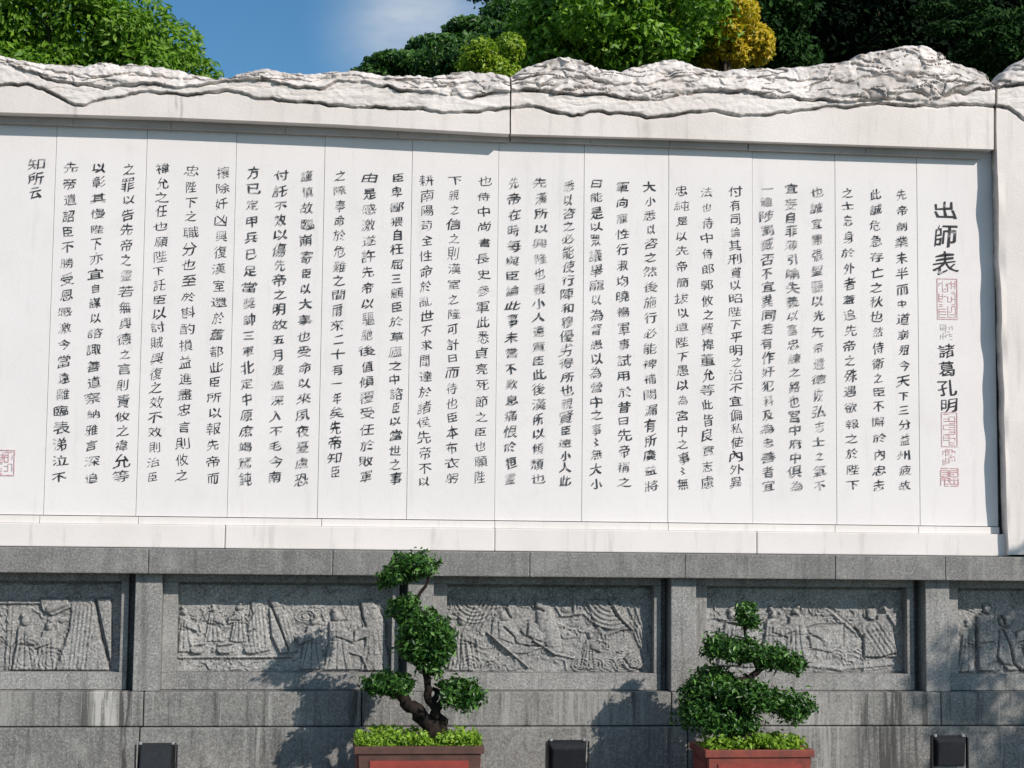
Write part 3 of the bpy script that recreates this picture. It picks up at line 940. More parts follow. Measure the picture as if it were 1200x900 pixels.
def folds(c, pts, w, n, h):                         # bundle of robe folds along a path
    D, Sg = seg_dist(c['px'], c['py'], pts)
    s = np.sign(Sg) * D
    m = sstep(w, w - 2, D)
    c['H'] = c['H'] + m * h * (0.5 + 0.5 * np.cos(s / w * math.pi * n))

def person(c, cx, top, bot, lean=0, face=1, arm=True, h=.018):
    H_ = bot - top; r = H_ * .085
    hx = cx + lean * H_ * .5
    dome(c, hx, top + r, r * .9, r * 1.1, h + .006); dome(c, hx - face * r * .4, top - r * .1, r * .6, r * .5, h + .007)
    sh = top + 2.1 * r
    poly(c, [(hx - r * 1.5, sh), (hx + r * 1.5, sh), (cx + r * 2.0, top + H_ * .55), (cx + r * 2.9, bot), (cx - r * 2.9, bot), (cx - r * 1.8, top + H_ * .5)], h)
    for k in (-1.3, -.2, .9): groove(c, [(cx + k * r * .7 + lean * H_ * .25, top + H_ * .35), (cx + k * r, top + H_ * .65), (cx + k * r * 1.7, bot - 1)], .8, .007, .6)
    groove(c, [(cx - r * 1.9, top + H_ * .5), (cx + r * 2, top + H_ * .52)], .8, .006, .5)
    if arm:
        poly(c, [(hx, sh + r * .6), (hx + face * r * 3.4, sh + r * 2.2), (hx + face * r * 3.6, sh + r * 4.4), (hx + face * r * 1.6, sh + r * 3.6), (hx - face * r * .3, sh + r * 3)], h + .005)
        groove(c, [(hx + face * r * .4, sh + r * 3.3), (hx + face * r * 2.6, sh + r * 4.0)], .8, .006, .6)

def relief0(c):
    person(c, 30, 722, 789, 0, 1); person(c, 55, 728, 789, .1, -1); person(c, -22, 715, 789, 0, 1); person(c, -50, 720, 789, 0, -1)
    ridge(c, [(-60, 706), (50, 706)], 2.2, .012); groove(c, [(-60, 709), (48, 709)], 1.1, .012)
    ridge(c, [(13, 707), (9, 790)], 4, .010); groove(c, [(15.5, 708), (10, 786)], 1.0, .014)
    poly(c, [(47, 701), (80, 701), (84, 712), (62, 722), (50, 716)], .020)
    ridge(c, [(58, 714), (84, 704), (104, 704)], 4, .012)
    poly(c, [(84, 702), (112, 700), (128, 786), (66, 788), (74, 760), (82, 735)], .014)
    groove(c, [(83, 716), (80, 740), (70, 765), (65, 787)], 1.2, .018, 1.0)
    poly(c, [(113, 701), (131, 701), (131, 782)], .022)
    groove(c, [(112, 702), (119, 745), (130, 782)], 1.8, .02, 1.0)
    dome(c, 38, 752, 8, 7, .022); groove(c, [(27, 755), (33, 757), (43, 756)], 1.2, .012)
    dome(c, 38, 776, 16, 16, .012); dome(c, 107, 768, 13, 12, .018); dome(c, 105, 752, 5, 5, .018)
    folds(c, [(100, 712), (92, 782)], 12, 5, .005); arcs(c, 30, 770, 8, 26, 5, -180, 180, .005); arcs(c, 60, 775, 4, 20, 4.5, -180, 180, .005)
    dome(c, -20, 740, 9, 10, .02); dome(c, -22, 770, 18, 24, .014)
def relief1(c):
    person(c, 366, 722, 784, .05, -1); person(c, 396, 716, 785, -.05, 1); person(c, 440, 712, 786, -.1, -1); person(c, 216, 712, 764, 0, 1, True, .013)
    person(c, 280, 708, 752, 0, -1, True, .012); person(c, 250, 710, 752, .05, 1, True, .012)
    for x in (232, 263, 295):
        poly(c, [(x - 9, 759), (x + 9, 757), (x + 8, 763), (x + 4, 766), (x - 5, 766), (x - 9, 763)], .020)
        ridge(c, [(x - 7, 755.5), (x + 9, 753.5)], 1.6, .013); groove(c, [(x - 9, 765), (x - 4, 767.5), (x + 4, 767.5)], 1.0, .010, .8)
    poly(c, [(208, 769), (345, 768), (345, 771), (208, 771.5)], .012)
    groove(c, [(209, 773), (300, 772.5), (342, 771)], 1.1, .016, 1.0)
    groove(c, [(239, 722), (243, 731), (255, 734), (268, 737)], 1.1, .012); arcs(c, 250, 722, 3, 14, 4, -180, 180, .006, .7)
    arcs(c, 275, 724, 3, 10, 3.5, -180, 180, .006, .8); groove(c, [(270, 727), (280, 727)], 1, .012)
    poly(c, [(294, 704), (308, 704), (318, 762), (296, 766), (290, 742)], .012); folds(c, [(304, 712), (308, 758)], 11, 5, .004)
    groove(c, [(293, 706), (296, 720), (288, 735), (290, 742), (298, 738)], 1.1, .014)
    dome(c, 322, 706, 6.5, 7, .024)
    poly(c, [(315, 712), (330, 711), (342, 730), (347, 764), (328, 766), (318, 745)], .020)
    groove(c, [(314, 703), (320, 716), (330, 740), (338, 762)], 1.4, .018, 1.0); folds(c, [(332, 722), (342, 760)], 7, 3, .004)
    arcs(c, 358, 722, 3, 14, 4.5, -200, 180, .007, .6); arcs(c, 372, 716, 2, 10, 4, -180, 180, .006, .7)
    groove(c, [(347, 730), (358, 730), (372, 725)], 1, .010)
    groove(c, [(398, 704), (402, 718), (407, 727)], 1.2, .016, .9); groove(c, [(413, 704), (411, 722)], 1.0, .014)
    poly(c, [(420, 704), (437, 703), (452, 728), (453, 775), (438, 786), (426, 740)], .018)
    groove(c, [(422, 706), (424, 722), (428, 734)], 1.5, .016, 1.0)
    poly(c, [(386, 752), (412, 744), (430, 760), (432, 785), (380, 785)], .012)
    ridge(c, [(410, 764), (424, 768), (432, 786)], 1.4, .010)
    dome(c, 395, 738, 9, 10, .016)
def relief2(c):
    person(c, 540, 722, 786, .05, 1, True, .012); person(c, 690, 742, 784, .1, 1, True, .010)
    arcs(c, 556, 702, 6, 30, 4.6, 0, 180, .008, .95)
    for k in range(5): ridge(c, [(582 - k * 5, 702), (564 - k * 5, 738)], 1.2, .007)
    poly(c, [(600, 703), (592, 714), (577, 725), (575, 745), (588, 765), (618, 766), (640, 757), (642, 740), (628, 730), (616, 728)], .012)
    dome(c, 590, 722, 7, 7, .024); poly(c, [(583, 727), (597, 728), (604, 745), (604, 756), (584, 748)], .019)
    groove(c, [(592, 714), (598, 724)], 1.2, .014, .8); groove(c, [(590, 735), (602, 746), (604, 754), (618, 757), (640, 757)], 1.2, .014, .9)
    poly(c, [(608, 738), (622, 730), (640, 745), (636, 752), (616, 747)], .022); groove(c, [(618, 731), (616, 745), (622, 748)], 1.4, .014, .9)
    dome(c, 630, 708, 7.5, 7.5, .026); dome(c, 643, 736, 12.5, 33, .026, -0.28, .45)
    groove(c, [(626, 704), (626, 712), (636, 716)], 1.3, .014, .9); groove(c, [(650, 722), (657, 742), (660, 764)], 1.0, .008, .5)
    ridge(c, [(652, 712), (658, 722), (682, 719)], 1.6, .012); groove(c, [(652, 723), (664, 724), (682, 721)], 1.1, .012, .9)
    dome(c, 663, 714, 6, 4, .012); ridge(c, [(673, 704), (673, 718)], 2.4, .014); ridge(c, [(677, 704), (677, 718)], 1.2, .010)
    poly(c, [(685, 703), (722, 703), (742, 738), (716, 739), (697, 732)], .012)
    arcs(c, 716, 698, 12, 42, 5.2, 35, 165, .008, 1.0)
    groove(c, [(683, 722), (700, 737), (706, 748), (714, 750)], 1.4, .016, 1.0)
    for k in range(4): ridge(c, [(714 + k * 9, 702), (728 + k * 7, 725), (742 + k * 4, 738), (752 + k * 2, 765)], 1.3, .009)
    groove(c, [(711, 703), (722, 722), (738, 738), (752, 766)], 1.1, .016, .9); groove(c, [(743, 712), (743, 740)], .9, .012)
    ridge(c, [(571, 741), (619, 782)], 1.3, .018); ridge(c, [(625, 750), (650, 766), (672, 771)], 1.3, .014)
    for x in (680, 697, 712, 729): arcs(c, x, 779, 2, 11, 4, -180, 180, .007, .8)
    dome(c, 741, 777, 12, 10, .014); arcs(c, 742, 776, 3, 12, 4, -180, 180, .008, .8); groove(c, [(731, 772), (738, 782), (752, 786)], 1.2, .014, .9)
    ridge(c, [(662, 772), (664, 788)], 1.2, .008)
    for k in range(6): ridge(c, [(528 + k * 6, 748), (532 + k * 6, 778)], 1.2, .006)
    arcs(c, 550, 782, 3, 16, 4, -180, 0, .007); arcs(c, 575, 784, 3, 12, 4, -180, 0, .006)
def relief3(c):
    person(c, 905, 714, 776, 0, 1); person(c, 932, 712, 774, 0, -1); person(c, 856, 716, 780, .05, 1); person(c, 1036, 708, 770, -.05, -1); person(c, 880, 726, 782, 0, -1, True, .013)
    groove(c, [(971, 711), (985, 722), (1004, 738)], 1.3, .016, 1.0); ridge(c, [(968, 713), (1002, 741)], 1.6, .010)
    groove(c, [(944, 735), (960, 731), (989, 731), (989, 757)], 1.1, .016, 1.0); poly(c, [(946, 737), (987, 733), (987, 756), (975, 765), (950, 760)], .010)
    groove(c, [(947, 742), (962, 750)], 1.4, .012, .9); dome(c, 968, 752, 7, 8, .016)
    dome(c, 1019, 720, 8, 7.5, .026); groove(c, [(1014, 714), (1014, 724), (1022, 728)], 1.3, .014, .9)
    poly(c, [(1000, 734), (1015, 728), (1032, 726), (1050, 716), (1053, 728), (1040, 742), (1048, 766), (1012, 772), (1010, 748)], .018)
    groove(c, [(1010, 744), (1011, 770), (1030, 771), (1048, 766)], 1.1, .014, .9); folds(c, [(1020, 735), (1040, 765)], 15, 6, .005)
    ridge(c, [(1034, 712), (1053, 742)], 1.5, .012)
    groove(c, [(842, 727), (852, 730), (862, 732)], 1.6, .014, 1.0); ridge(c, [(838, 724), (866, 729)], 1.6, .010)
    groove(c, [(876, 736), (896, 729), (903, 718)], 1.2, .012); groove(c, [(914, 711), (921, 718), (931, 720)], 1.3, .014, .9)
    dome(c, 904, 730, 6, 6, .018); poly(c, [(895, 738), (912, 736), (925, 752), (930, 775), (900, 772)], .014)
    poly(c, [(925, 722), (940, 720), (945, 745), (938, 768), (920, 760)], .010); folds(c, [(920, 740), (925, 770)], 12, 4, .004)
    groove(c, [(950, 783), (985, 787), (1020, 786), (1046, 782)], 1.0, .012, .8); ridge(c, [(940, 779), (985, 783), (1046, 778)], 2.4, .010)
    dome(c, 856, 750, 12, 20, .014); dome(c, 880, 765, 14, 16, .012); arcs(c, 980, 772, 3, 14, 4, -180, 0, .006)
def relief4(c):
    person(c, 1212, 715, 786, -.05, -1); person(c, 1135, 728, 788, 0, 1, True, .012)
    dome(c, 1155, 714, 6.5, 7, .024); groove(c, [(1150, 708), (1151, 717), (1158, 721)], 1.3, .014, .9)
    poly(c, [(1144, 721), (1167, 720), (1170, 745), (1164, 786), (1146, 786), (1144, 750)], .020)
    groove(c, [(1143, 722), (1143, 786)], 1.9, .018, 1.0); groove(c, [(1167, 712), (1163, 726)], 1.0, .010); groove(c, [(1148, 754), (1162, 752)], 1, .010)
    dome(c, 1178, 727, 8, 7.5, .026); groove(c, [(1173, 722), (1176, 731)], 2.0, .014, 1.0)
    poly(c, [(1170, 738), (1184, 736), (1196, 760), (1202, 785), (1180, 786), (1168, 770)], .020)
    groove(c, [(1174, 738), (1182, 755), (1187, 778), (1196, 786)], 1.4, .016, 1.0); groove(c, [(1166, 770), (1174, 778), (1184, 780)], 1, .012)
    dome(c, 1132, 742, 8, 8, .012); dome(c, 1134, 770, 9, 12, .010); dome(c, 1208, 750, 9, 16, .016); arcs(c, 1195, 762, 4, 16, 4, -180, 0, .005)

for i, ((x0, x1, z0, z1, fx0, fx1), fn) in enumerate(zip(panels, (relief0, relief1, relief2, relief3, relief4))):
    me = draw_relief(fn, (x0, x1, z0, z1), 'relief_panel')
    pn = link('relief_panel', me, GRANITE_CARVED, BASE)
    pn['label'] = ['carved panel of a curtain, a trunk and seated figures', 'carved panel of robed figures behind a table with three bowls',
                   'carved panel of figures under looped curtains with scrolling clouds', 'carved panel of figures with a long pole and a table',
                   'carved panel of two robed figures side by side'][i]
    # frame pieces round the panel
    block('panel_frame', fx0, x0, YF, -0.048, z0, z1 + 0.02, GRANITE, pn, 0.004)
    block('panel_frame', x1, fx1, YF, -0.048, z0, z1 + 0.02, GRANITE, pn, 0.004)
    block('panel_frame', fx0, fx1, YF - 0.002, -0.048, Z_PB + 0.003, z0 - 0.001, GRANITE, pn, 0.005)
    block('panel_frame', fx0, fx1, YF - 0.002, -0.048, z1 + 0.021, Z_CB - 0.002, GRANITE, pn, 0.004)
# two plinth courses of long blocks
q1 = [-2.3] + [xz(q, 830, YQ1)[0] for q in (168, 424, 787, 1103)] + [7.5]
q1.insert(1, q1[1] - 1.4)
for i, (a, b) in enumerate(zip(q1[:-1], q1[1:])):
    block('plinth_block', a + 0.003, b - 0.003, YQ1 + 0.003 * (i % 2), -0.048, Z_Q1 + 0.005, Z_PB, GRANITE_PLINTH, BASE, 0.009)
q2 = [-2.3] + [xz(q, 880, YQ2)[0] for q in (163, 806)] + [7.5]
q2.insert(1, q2[1] - 1.6)
for i, (a, b) in enumerate(zip(q2[:-1], q2[1:])):
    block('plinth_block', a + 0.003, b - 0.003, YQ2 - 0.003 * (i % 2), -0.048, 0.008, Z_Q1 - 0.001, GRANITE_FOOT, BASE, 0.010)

# ------------------------------------------------------------------ foliage
def leaf_mesh(name, pos, nrm, size, jitter=0.6, aspect=0.45, rng=RNG):
    """folded rhombic leaves, one per point"""
    n = len(pos)
    nr = nrm + rng.normal(size=(n, 3)) * jitter
    nr /= np.linalg.norm(nr, axis=1)[:, None] + 1e-9
    t = rng.normal(size=(n, 3)); t -= nr * np.sum(t * nr, 1)[:, None]
    t /= np.linalg.norm(t, axis=1)[:, None] + 1e-9
    b = np.cross(nr, t)
    L = (size * rng.uniform(0.65, 1.25, n))[:, None]
    Wd = L * aspect
    V = np.stack([pos - t * L * 0.5, pos + b * Wd * 0.5 + nr * L * 0.10 - t * L * .05, pos + t * L * 0.5 - nr * L * 0.08, pos - b * Wd * 0.5 + nr * L * 0.10 - t * L * .05], 1).reshape(-1, 3)
    i = np.arange(n) * 4
    F = np.stack([np.stack([i, i + 1, i + 2], 1), np.stack([i, i + 2, i + 3], 1)], 1).reshape(-1, 3)
    return npmesh(name, V, F)

def clump_points(c, r, n, rng, shell=0.55, flat_bottom=0.0):
    d = rng.normal(size=(n, 3)); d /= np.linalg.norm(d, axis=1)[:, None]
    if flat_bottom > 0:
        d[:, 2] = np.where(d[:, 2] < 0, d[:, 2] * (1 - flat_bottom), d[:, 2])
    rad = shell + (1 - shell) * rng.random(n) ** 0.6
    return np.asarray(c) + d * np.asarray(r) * rad[:, None], d

def crown(center, radii, nclump, cr_, nleaf, rng, squash=0.75, core=True, droop=0.0):
    """crown of many overlapping clumps over an ellipsoid; returns leaf points and normals"""
    C_, N_ = [], []
    cs = []
    for k in range(nclump):
        d = rng.normal(size=3); d /= np.linalg.norm(d)
        f = rng.uniform(0.55, 1.10)
        cs.append((np.asarray(center) + d * np.asarray(radii) * f, rng.uniform(0.40, 1.25) * cr_))
    per_ = int(nleaf / (nclump + (4 if core else 0)))
    for c, r in cs:
        p, d = clump_points(c, (r, r, r * squash), per_, rng)
        C_.append(p); N_.append(d * 0.8 + np.array([0.1, -0.2, 0.45]))
    if core:
        p, d = clump_points(center, np.asarray(radii) * 0.85, per_ * 4, rng, 0.5)
        C_.append(p); N_.append(d)
    return np.concatenate(C_), np.concatenate(N_)

def tree(name, label, center, radii, nclump, cr_, nleaf, leaf, mat, seed, group=None, extra=(), squash=0.75, branches=6, jitter=0.6, cat='tree', front=False):
    rng = np.random.default_rng(seed)
    base = (center[0] + rng.uniform(-.2, .2), center[1], 0.0)
    t = thing(name, label, cat, group)
    t.location = base
    p, nn = crown(center, radii, nclump, cr_, nleaf, rng, squash)
    for c, r, n in extra:
        q, d = clump_points(c, r, n, rng); p = np.vstack([p, q]); nn = np.vstack([nn, d * .8 + np.array([.1, -.2, .45])])
    if not front:
        p = p[p[:, 1] > 0.75]; nn = nn[:len(p)]
    me = leaf_mesh('crown', p - np.array(base), nn, leaf, jitter, rng=rng)
    link('crown', me, mat, t)
    bm = bmesh.new()
    top = Vector(center) - Vector(base)
    rb = 0.09 + 0.05 * radii[0]
    pts, rr = smooth_path([(0, 0, -0.1), (rng.uniform(-.1, .1), rng.uniform(-.1, .1), top.z * .35), (top.x * .7, top.y, top.z * .7), tuple(top)], [rb * 1.3, rb, rb * .7, rb * .35])
    tube_bm(bm, pts, rr, 10, .12, seed)
    bmobj('trunk', bm, BARK_TREE, t, True)
    for k in range(branches):
        bm = bmesh.new()
        s = Vector((top.x * .7, top.y, top.z)) * rng.uniform(.6, .9)
        d = rng.normal(size=3); d /= np.linalg.norm(d); d[2] = abs(d[2]) * .6
        e = top + Vector(d * np.asarray(radii) * .8)
        pts, rr = smooth_path([s, (s + e) / 2 + Vector((0, 0, .1)), e], [rb * .4, rb * .25, rb * .06], 4)
        tube_bm(bm, pts, rr, 6, .1, seed + k)
        bmobj('branch', bm, BARK_TREE, t, True)
    return t

L_BRIGHT = leaf_material('bright_green_leaf', [(0.0, (0.06, 0.15, 0.012)), (0.5, (0.13, 0.27, 0.020)), (1.0, (0.24, 0.40, 0.04))], 0.35)
L_LAYER = leaf_material('deep_green_leaf', [(0.0, (0.022, 0.068, 0.014)), (0.6, (0.05, 0.135, 0.024)), (1.0, (0.10, 0.22, 0.04))], 0.22)
L_LIME = leaf_material('lime_leaf', [(0.0, (0.13, 0.23, 0.015)), (0.5, (0.25, 0.38, 0.03)), (1.0, (0.40, 0.48, 0.05))], 0.35)
L_MID = leaf_material('mid_green_leaf', [(0.0, (0.05, 0.13, 0.012)), (0.5, (0.13, 0.28, 0.022)), (1.0, (0.26, 0.44, 0.04))], 0.3)
L_GOLD = leaf_material('golden_leaf', [(0.0, (0.34, 0.30, 0.02)), (0.35, (0.62, 0.44, 0.03)), (0.8, (0.82, 0.60, 0.06)), (1.0, (0.16, 0.22, 0.02))], 0.35)
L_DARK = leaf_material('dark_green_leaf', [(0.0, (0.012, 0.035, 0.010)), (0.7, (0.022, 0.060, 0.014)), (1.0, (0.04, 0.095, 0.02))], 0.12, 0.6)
L_SHADE = leaf_material('shaded_green_leaf', [(0.0, (0.004, 0.010, 0.005)), (0.8, (0.008, 0.020, 0.008)), (1.0, (0.015, 0.038, 0.012))], 0.06, 0.8)  # woodland shade is put into this near-black leaf colour
L_BONSAI = leaf_material('bonsai_leaf', [(0.0, (0.014, 0.050, 0.010)), (0.6, (0.040, 0.120, 0.020)), (1.0, (0.13, 0.28, 0.05))], 0.18, 0.34)
L_MOSS = leaf_material('ground_cover_leaf', [(0.0, (0.10, 0.20, 0.015)), (0.5, (0.22, 0.38, 0.035)), (1.0, (0.36, 0.52, 0.06))], 0.3)

def T(px, py, Y): return tuple(float(q) for q in p1(px, py, Y))
def mpx(Y): return (Y - CAM[1]) / FPX            # metres per pixel at depth Y

Y = 4.0; s = mpx(Y)
tree('broadleaf_tree', 'bright green round-crowned tree rising behind the left end of the white wall', T(85, 62, Y), (142 * s, 1.1, 88 * s), 90, 0.34, 46000, 0.072, L_BRIGHT, 1, jitter=.5)
Y = 8.0; s = mpx(Y)
tree('layered_tree', 'dark green tree with feathery layered boughs sloping down to the open sky', T(575, 105, Y), (110 * s, 1.4, 62 * s), 70, 0.36, 26000, 0.085, L_LAYER, 2,
     extra=[(T(470, 78, Y), (48 * s, .5, 14 * s), 2600), (T(440, 92, Y), (34 * s, .4, 14 * s), 1500), (T(515, 58, Y), (42 * s, .5, 13 * s), 2400), (T(555, 38, Y), (40 * s, .5, 14 * s), 2400), (T(600, 22, Y), (42 * s, .5, 22 * s), 2600), (T(500, 84, Y), (55 * s, .5, 18 * s), 3200), (T(560, 68, Y), (50 * s, .6, 22 * s), 3200)], squash=.4)
Y = 4.6; s = mpx(Y)
tree('lime_shrub', 'small lime green shrub top peeping over the wall in front of the layered tree', T(568, 92, Y), (34 * s, .4, 34 * s), 26, 0.15, 7000, 0.062, L_LIME, 3,
     extra=[(T(598, 56, Y), (19 * s, .2, 18 * s), 900)], branches=3)
Y = 5.6; s = mpx(Y)
tree('broadleaf_tree', 'large mid green tree behind the wall, left of the golden foliage', T(725, 30, Y), (108 * s, 1.2, 90 * s), 95, 0.40, 40000, 0.095, L_MID, 4)
Y = 9.5; s = mpx(Y)
tree('broadleaf_tree', 'dark tree filling the gap between the layered tree and the large mid green tree', T(655, 25, Y), (82 * s, 1.2, 90 * s), 60, 0.42, 22000, 0.10, L_DARK, 5)
Y = 6.4; s = mpx(Y)
tree('broadleaf_tree', 'yellow-green tree just left of the golden foliage', T(795, 38, Y), (58 * s, .8, 62 * s), 50, 0.24, 16000, 0.075, L_LIME, 6, branches=4)
Y = 6.0; s = mpx(Y)
tree('golden_tree', 'tree with golden yellow autumn leaves above the right half of the wall', T(848, 26, Y), (26 * s, .6, 50 * s), 46, 0.15, 7000, 0.068, L_GOLD, 7,
     extra=[(T(880, 50, Y), (29 * s, .35, 22 * s), 2300), (T(893, 62, Y), (14 * s, .3, 13 * s), 450), (T(862, 28, Y), (18 * s, .3, 26 * s), 900), (T(852, 66, Y), (38 * s, .35, 16 * s), 1500), (T(862, 2, Y), (12 * s, .2, 12 * s), 300), (T(830, 20, Y), (18 * s, .2, 22 * s), 500)], branches=4)
Y = 7.5; s = mpx(Y)
tree('broadleaf_tree', 'dark green large-leaved tree right of the golden foliage', T(912, 40, Y), (40 * s, .8, 74 * s), 40, 0.30, 11000, 0.105, L_DARK, 8)
Y = 12.5; s = mpx(Y)
tree('evergreen_tree', 'shade-coloured evergreen behind the highest peak of the crest', T(1000, 30, Y), (110 * s, 1.6, 120 * s), 70, 0.60, 26000, 0.13, L_SHADE, 9, group='dark evergreens on the right')
tree('evergreen_tree', 'shade-coloured evergreen standing behind the right-hand joint of the crest', T(1150, 20, Y + 1), (120 * s, 1.6, 125 * s), 70, 0.60, 26000, 0.13, L_SHADE, 10, group='dark evergreens on the right')
Y = 8.5; s = mpx(Y)
tree('layered_tree', 'dark tree at the top right corner with thin layered sprays of paler leaves', T(1170, 55, Y), (75 * s, .8, 48 * s), 40, 0.30, 8500, 0.085, L_DARK, 12,
     extra=[(T(1095, 12, Y), (30 * s, .3, 5 * s), 330), (T(1110, 34, Y), (34 * s, .3, 5 * s), 360), (T(1135, 4, Y), (30 * s, .3, 6 * s), 330)], squash=.35)
# a wood on the rising ground further back closes the view between the trunks
rng = np.random.default_rng(55)
pp, nn = [], []
for k in range(70):
    pxk = rng.uniform(640, 1330); Yk = rng.uniform(17, 24)
    c = p1(pxk, rng.uniform(-40, 150), Yk)
    q, d = clump_points(c, (1.3, .9, 1.0), 520, rng, .45); pp.append(q); nn.append(d)
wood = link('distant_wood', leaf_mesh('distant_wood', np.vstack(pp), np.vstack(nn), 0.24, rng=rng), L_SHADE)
tag(wood, 'dense shade-coloured wood far behind the trees on the right', 'wood', kind='stuff')
# hill under that wood
hx, hy = np.meshgrid(np.linspace(-40, 60, 70), np.linspace(14, 70, 40))
hz = sstep(14, 30, hy) * 4.5 * sstep(1, 9, hx) + 0.6 * (fbm(hx / 5, hy / 5, 3, 3) - .5) * sstep(14, 18, hy) - .05
tag(link('hillside', gridmesh('hillside', np.stack([hx, hy, hz], -1)), SOIL_GROUND), 'wooded slope behind the wall', kind='structure')

# ------------------------------------------------------------------ planters and bonsai
def planter(xc, yc, w, d, h, label, glaze=None):
    glaze = glaze or POT_RIM
    t = thing('planter', label, 'planter', 'rectangular glazed planters in front of the base')
    t.location = (xc, yc, 0)
    bm = bmesh.new()
    # tapered open body
    def ringv(hw, hd, z): return [bm.verts.new((a * hw, b * hd, z)) for a, b in ((-1, -1), (1, -1), (1, 1), (-1, 1))]
    w = w * .98
    lv = [ringv(w * .44, d * .44, 0.035), ringv(w * .475, d * .475, h - 0.045), ringv(w * .475 - .03, d * .475 - .03, h - 0.045), ringv(w * .43, d * .43, h - .12)]
    for A_, B_ in zip(lv[:-1], lv[1:]):
        for k in range(4): bm.faces.new((A_[k], A_[(k + 1) % 4], B_[(k + 1) % 4], B_[k]))
    bm.faces.new(lv[0][::-1])
    bmesh.ops.bevel(bm, geom=bm.edges[:], offset=0.006, segments=2, affect='EDGES')
    bmobj('body', bm, glaze, t)
    bm = bmesh.new()
    for (x0, x1, y0, y1) in ((-w / 2, w / 2, -d / 2, -d / 2 + .045), (-w / 2, w / 2, d / 2 - .045, d / 2), (-w / 2, -w / 2 + .045, -d / 2 + .045, d / 2 - .045), (w / 2 - .045, w / 2, -d / 2 + .045, d / 2 - .045)):
        add_box(bm, x0, x1, y0, y1, h - .045, h, .004)
    bmobj('rim', bm, glaze, t)
    # red panels on the four sides, proud moulding round the front one
    def panel(face):
        bm = bmesh.new()
        if face in 'fb':
            sgn = -1 if face == 'f' else 1
            hw = w * .36
            off0, off1 = d * .447, d * .472
            q = [(-hw, sgn * (off0 + .007), .08), (hw, sgn * (off0 + .007), .08), (hw * 1.06, sgn * (off1 + .007), h - .085), (-hw * 1.06, sgn * (off1 + .007), h - .085)]
        else:
            sgn = -1 if face == 'l' else 1
            hw = d * .34
            off0, off1 = w * .447, w * .472
            q = [(sgn * (off0 + .007), -hw, .08), (sgn * (off0 + .007), hw, .08), (sgn * (off1 + .007), hw * 1.05, h - .085), (sgn * (off1 + .007), -hw * 1.05, h - .085)]
        vs_ = [bm.verts.new(v) for v in q]
        f = bm.faces.new(vs_)
        r = bmesh.ops.extrude_face_region(bm, geom=[f])
        vv = [g for g in r['geom'] if isinstance(g, bmesh.types.BMVert)]
        mv = Vector((0, -sgn * .012, 0)) if face in 'fb' else Vector((-sgn * .012, 0, 0))
        bmesh.ops.translate(bm, verts=vv, vec=mv)
        o = bmobj('side_panel', bm, POT_RED, t)
        o['label'] = 'red glazed panel'
    for fc in 'fblr': panel(fc)
    for a in (-1, 1):
        for b_ in (-1, 1):
            bm = bmesh.new(); add_box(bm, a * w * .40 - .04, a * w * .40 + .04, b_ * d * .38 - .04, b_ * d * .38 + .04, 0.004, .036, .004)
            bmobj('foot', bm, glaze, t)
    n = 14
    gx, gy = np.meshgrid(np.linspace(-w * .455, w * .455, n * 2), np.linspace(-d * .45, d * .45, n))
    gz = h - .05 + .035 * (1 - (gx / (w * .5)) ** 2) * (1 - (gy / (d * .5)) ** 2) + .01 * fbm(gx * 20, gy * 20, 4, 2)
    link('soil', gridmesh('soil', np.stack([gx, gy, gz], -1)), SOIL, t)
    return t

def moss(xc, yc, w, d, h, label, seed, n=4200):
    rng = np.random.default_rng(seed)
    x = rng.uniform(-.49, .49, n) * w; y = rng.uniform(-.47, .47, n) * d
    tuft = fbm(x * 11, y * 11, seed, 3)
    z = h - 0.03 + .03 * (1 - (2 * x / w) ** 2) + rng.random(n) * (0.012 + .085 * np.clip(tuft * 2.8 - .95, 0, 1))
    keep = tuft > .32
    p = np.stack([x, y, z], -1)[keep]
    nn_ = np.tile(np.array([0.2, -.6, .8]), (len(p), 1))
    t = link('ground_cover', leaf_mesh('ground_cover', p, nn_, 0.034, .9, .5, rng), L_MOSS)
    t.location = (xc, yc, 0)
    return tag(t, label, 'ground cover', kind='stuff')

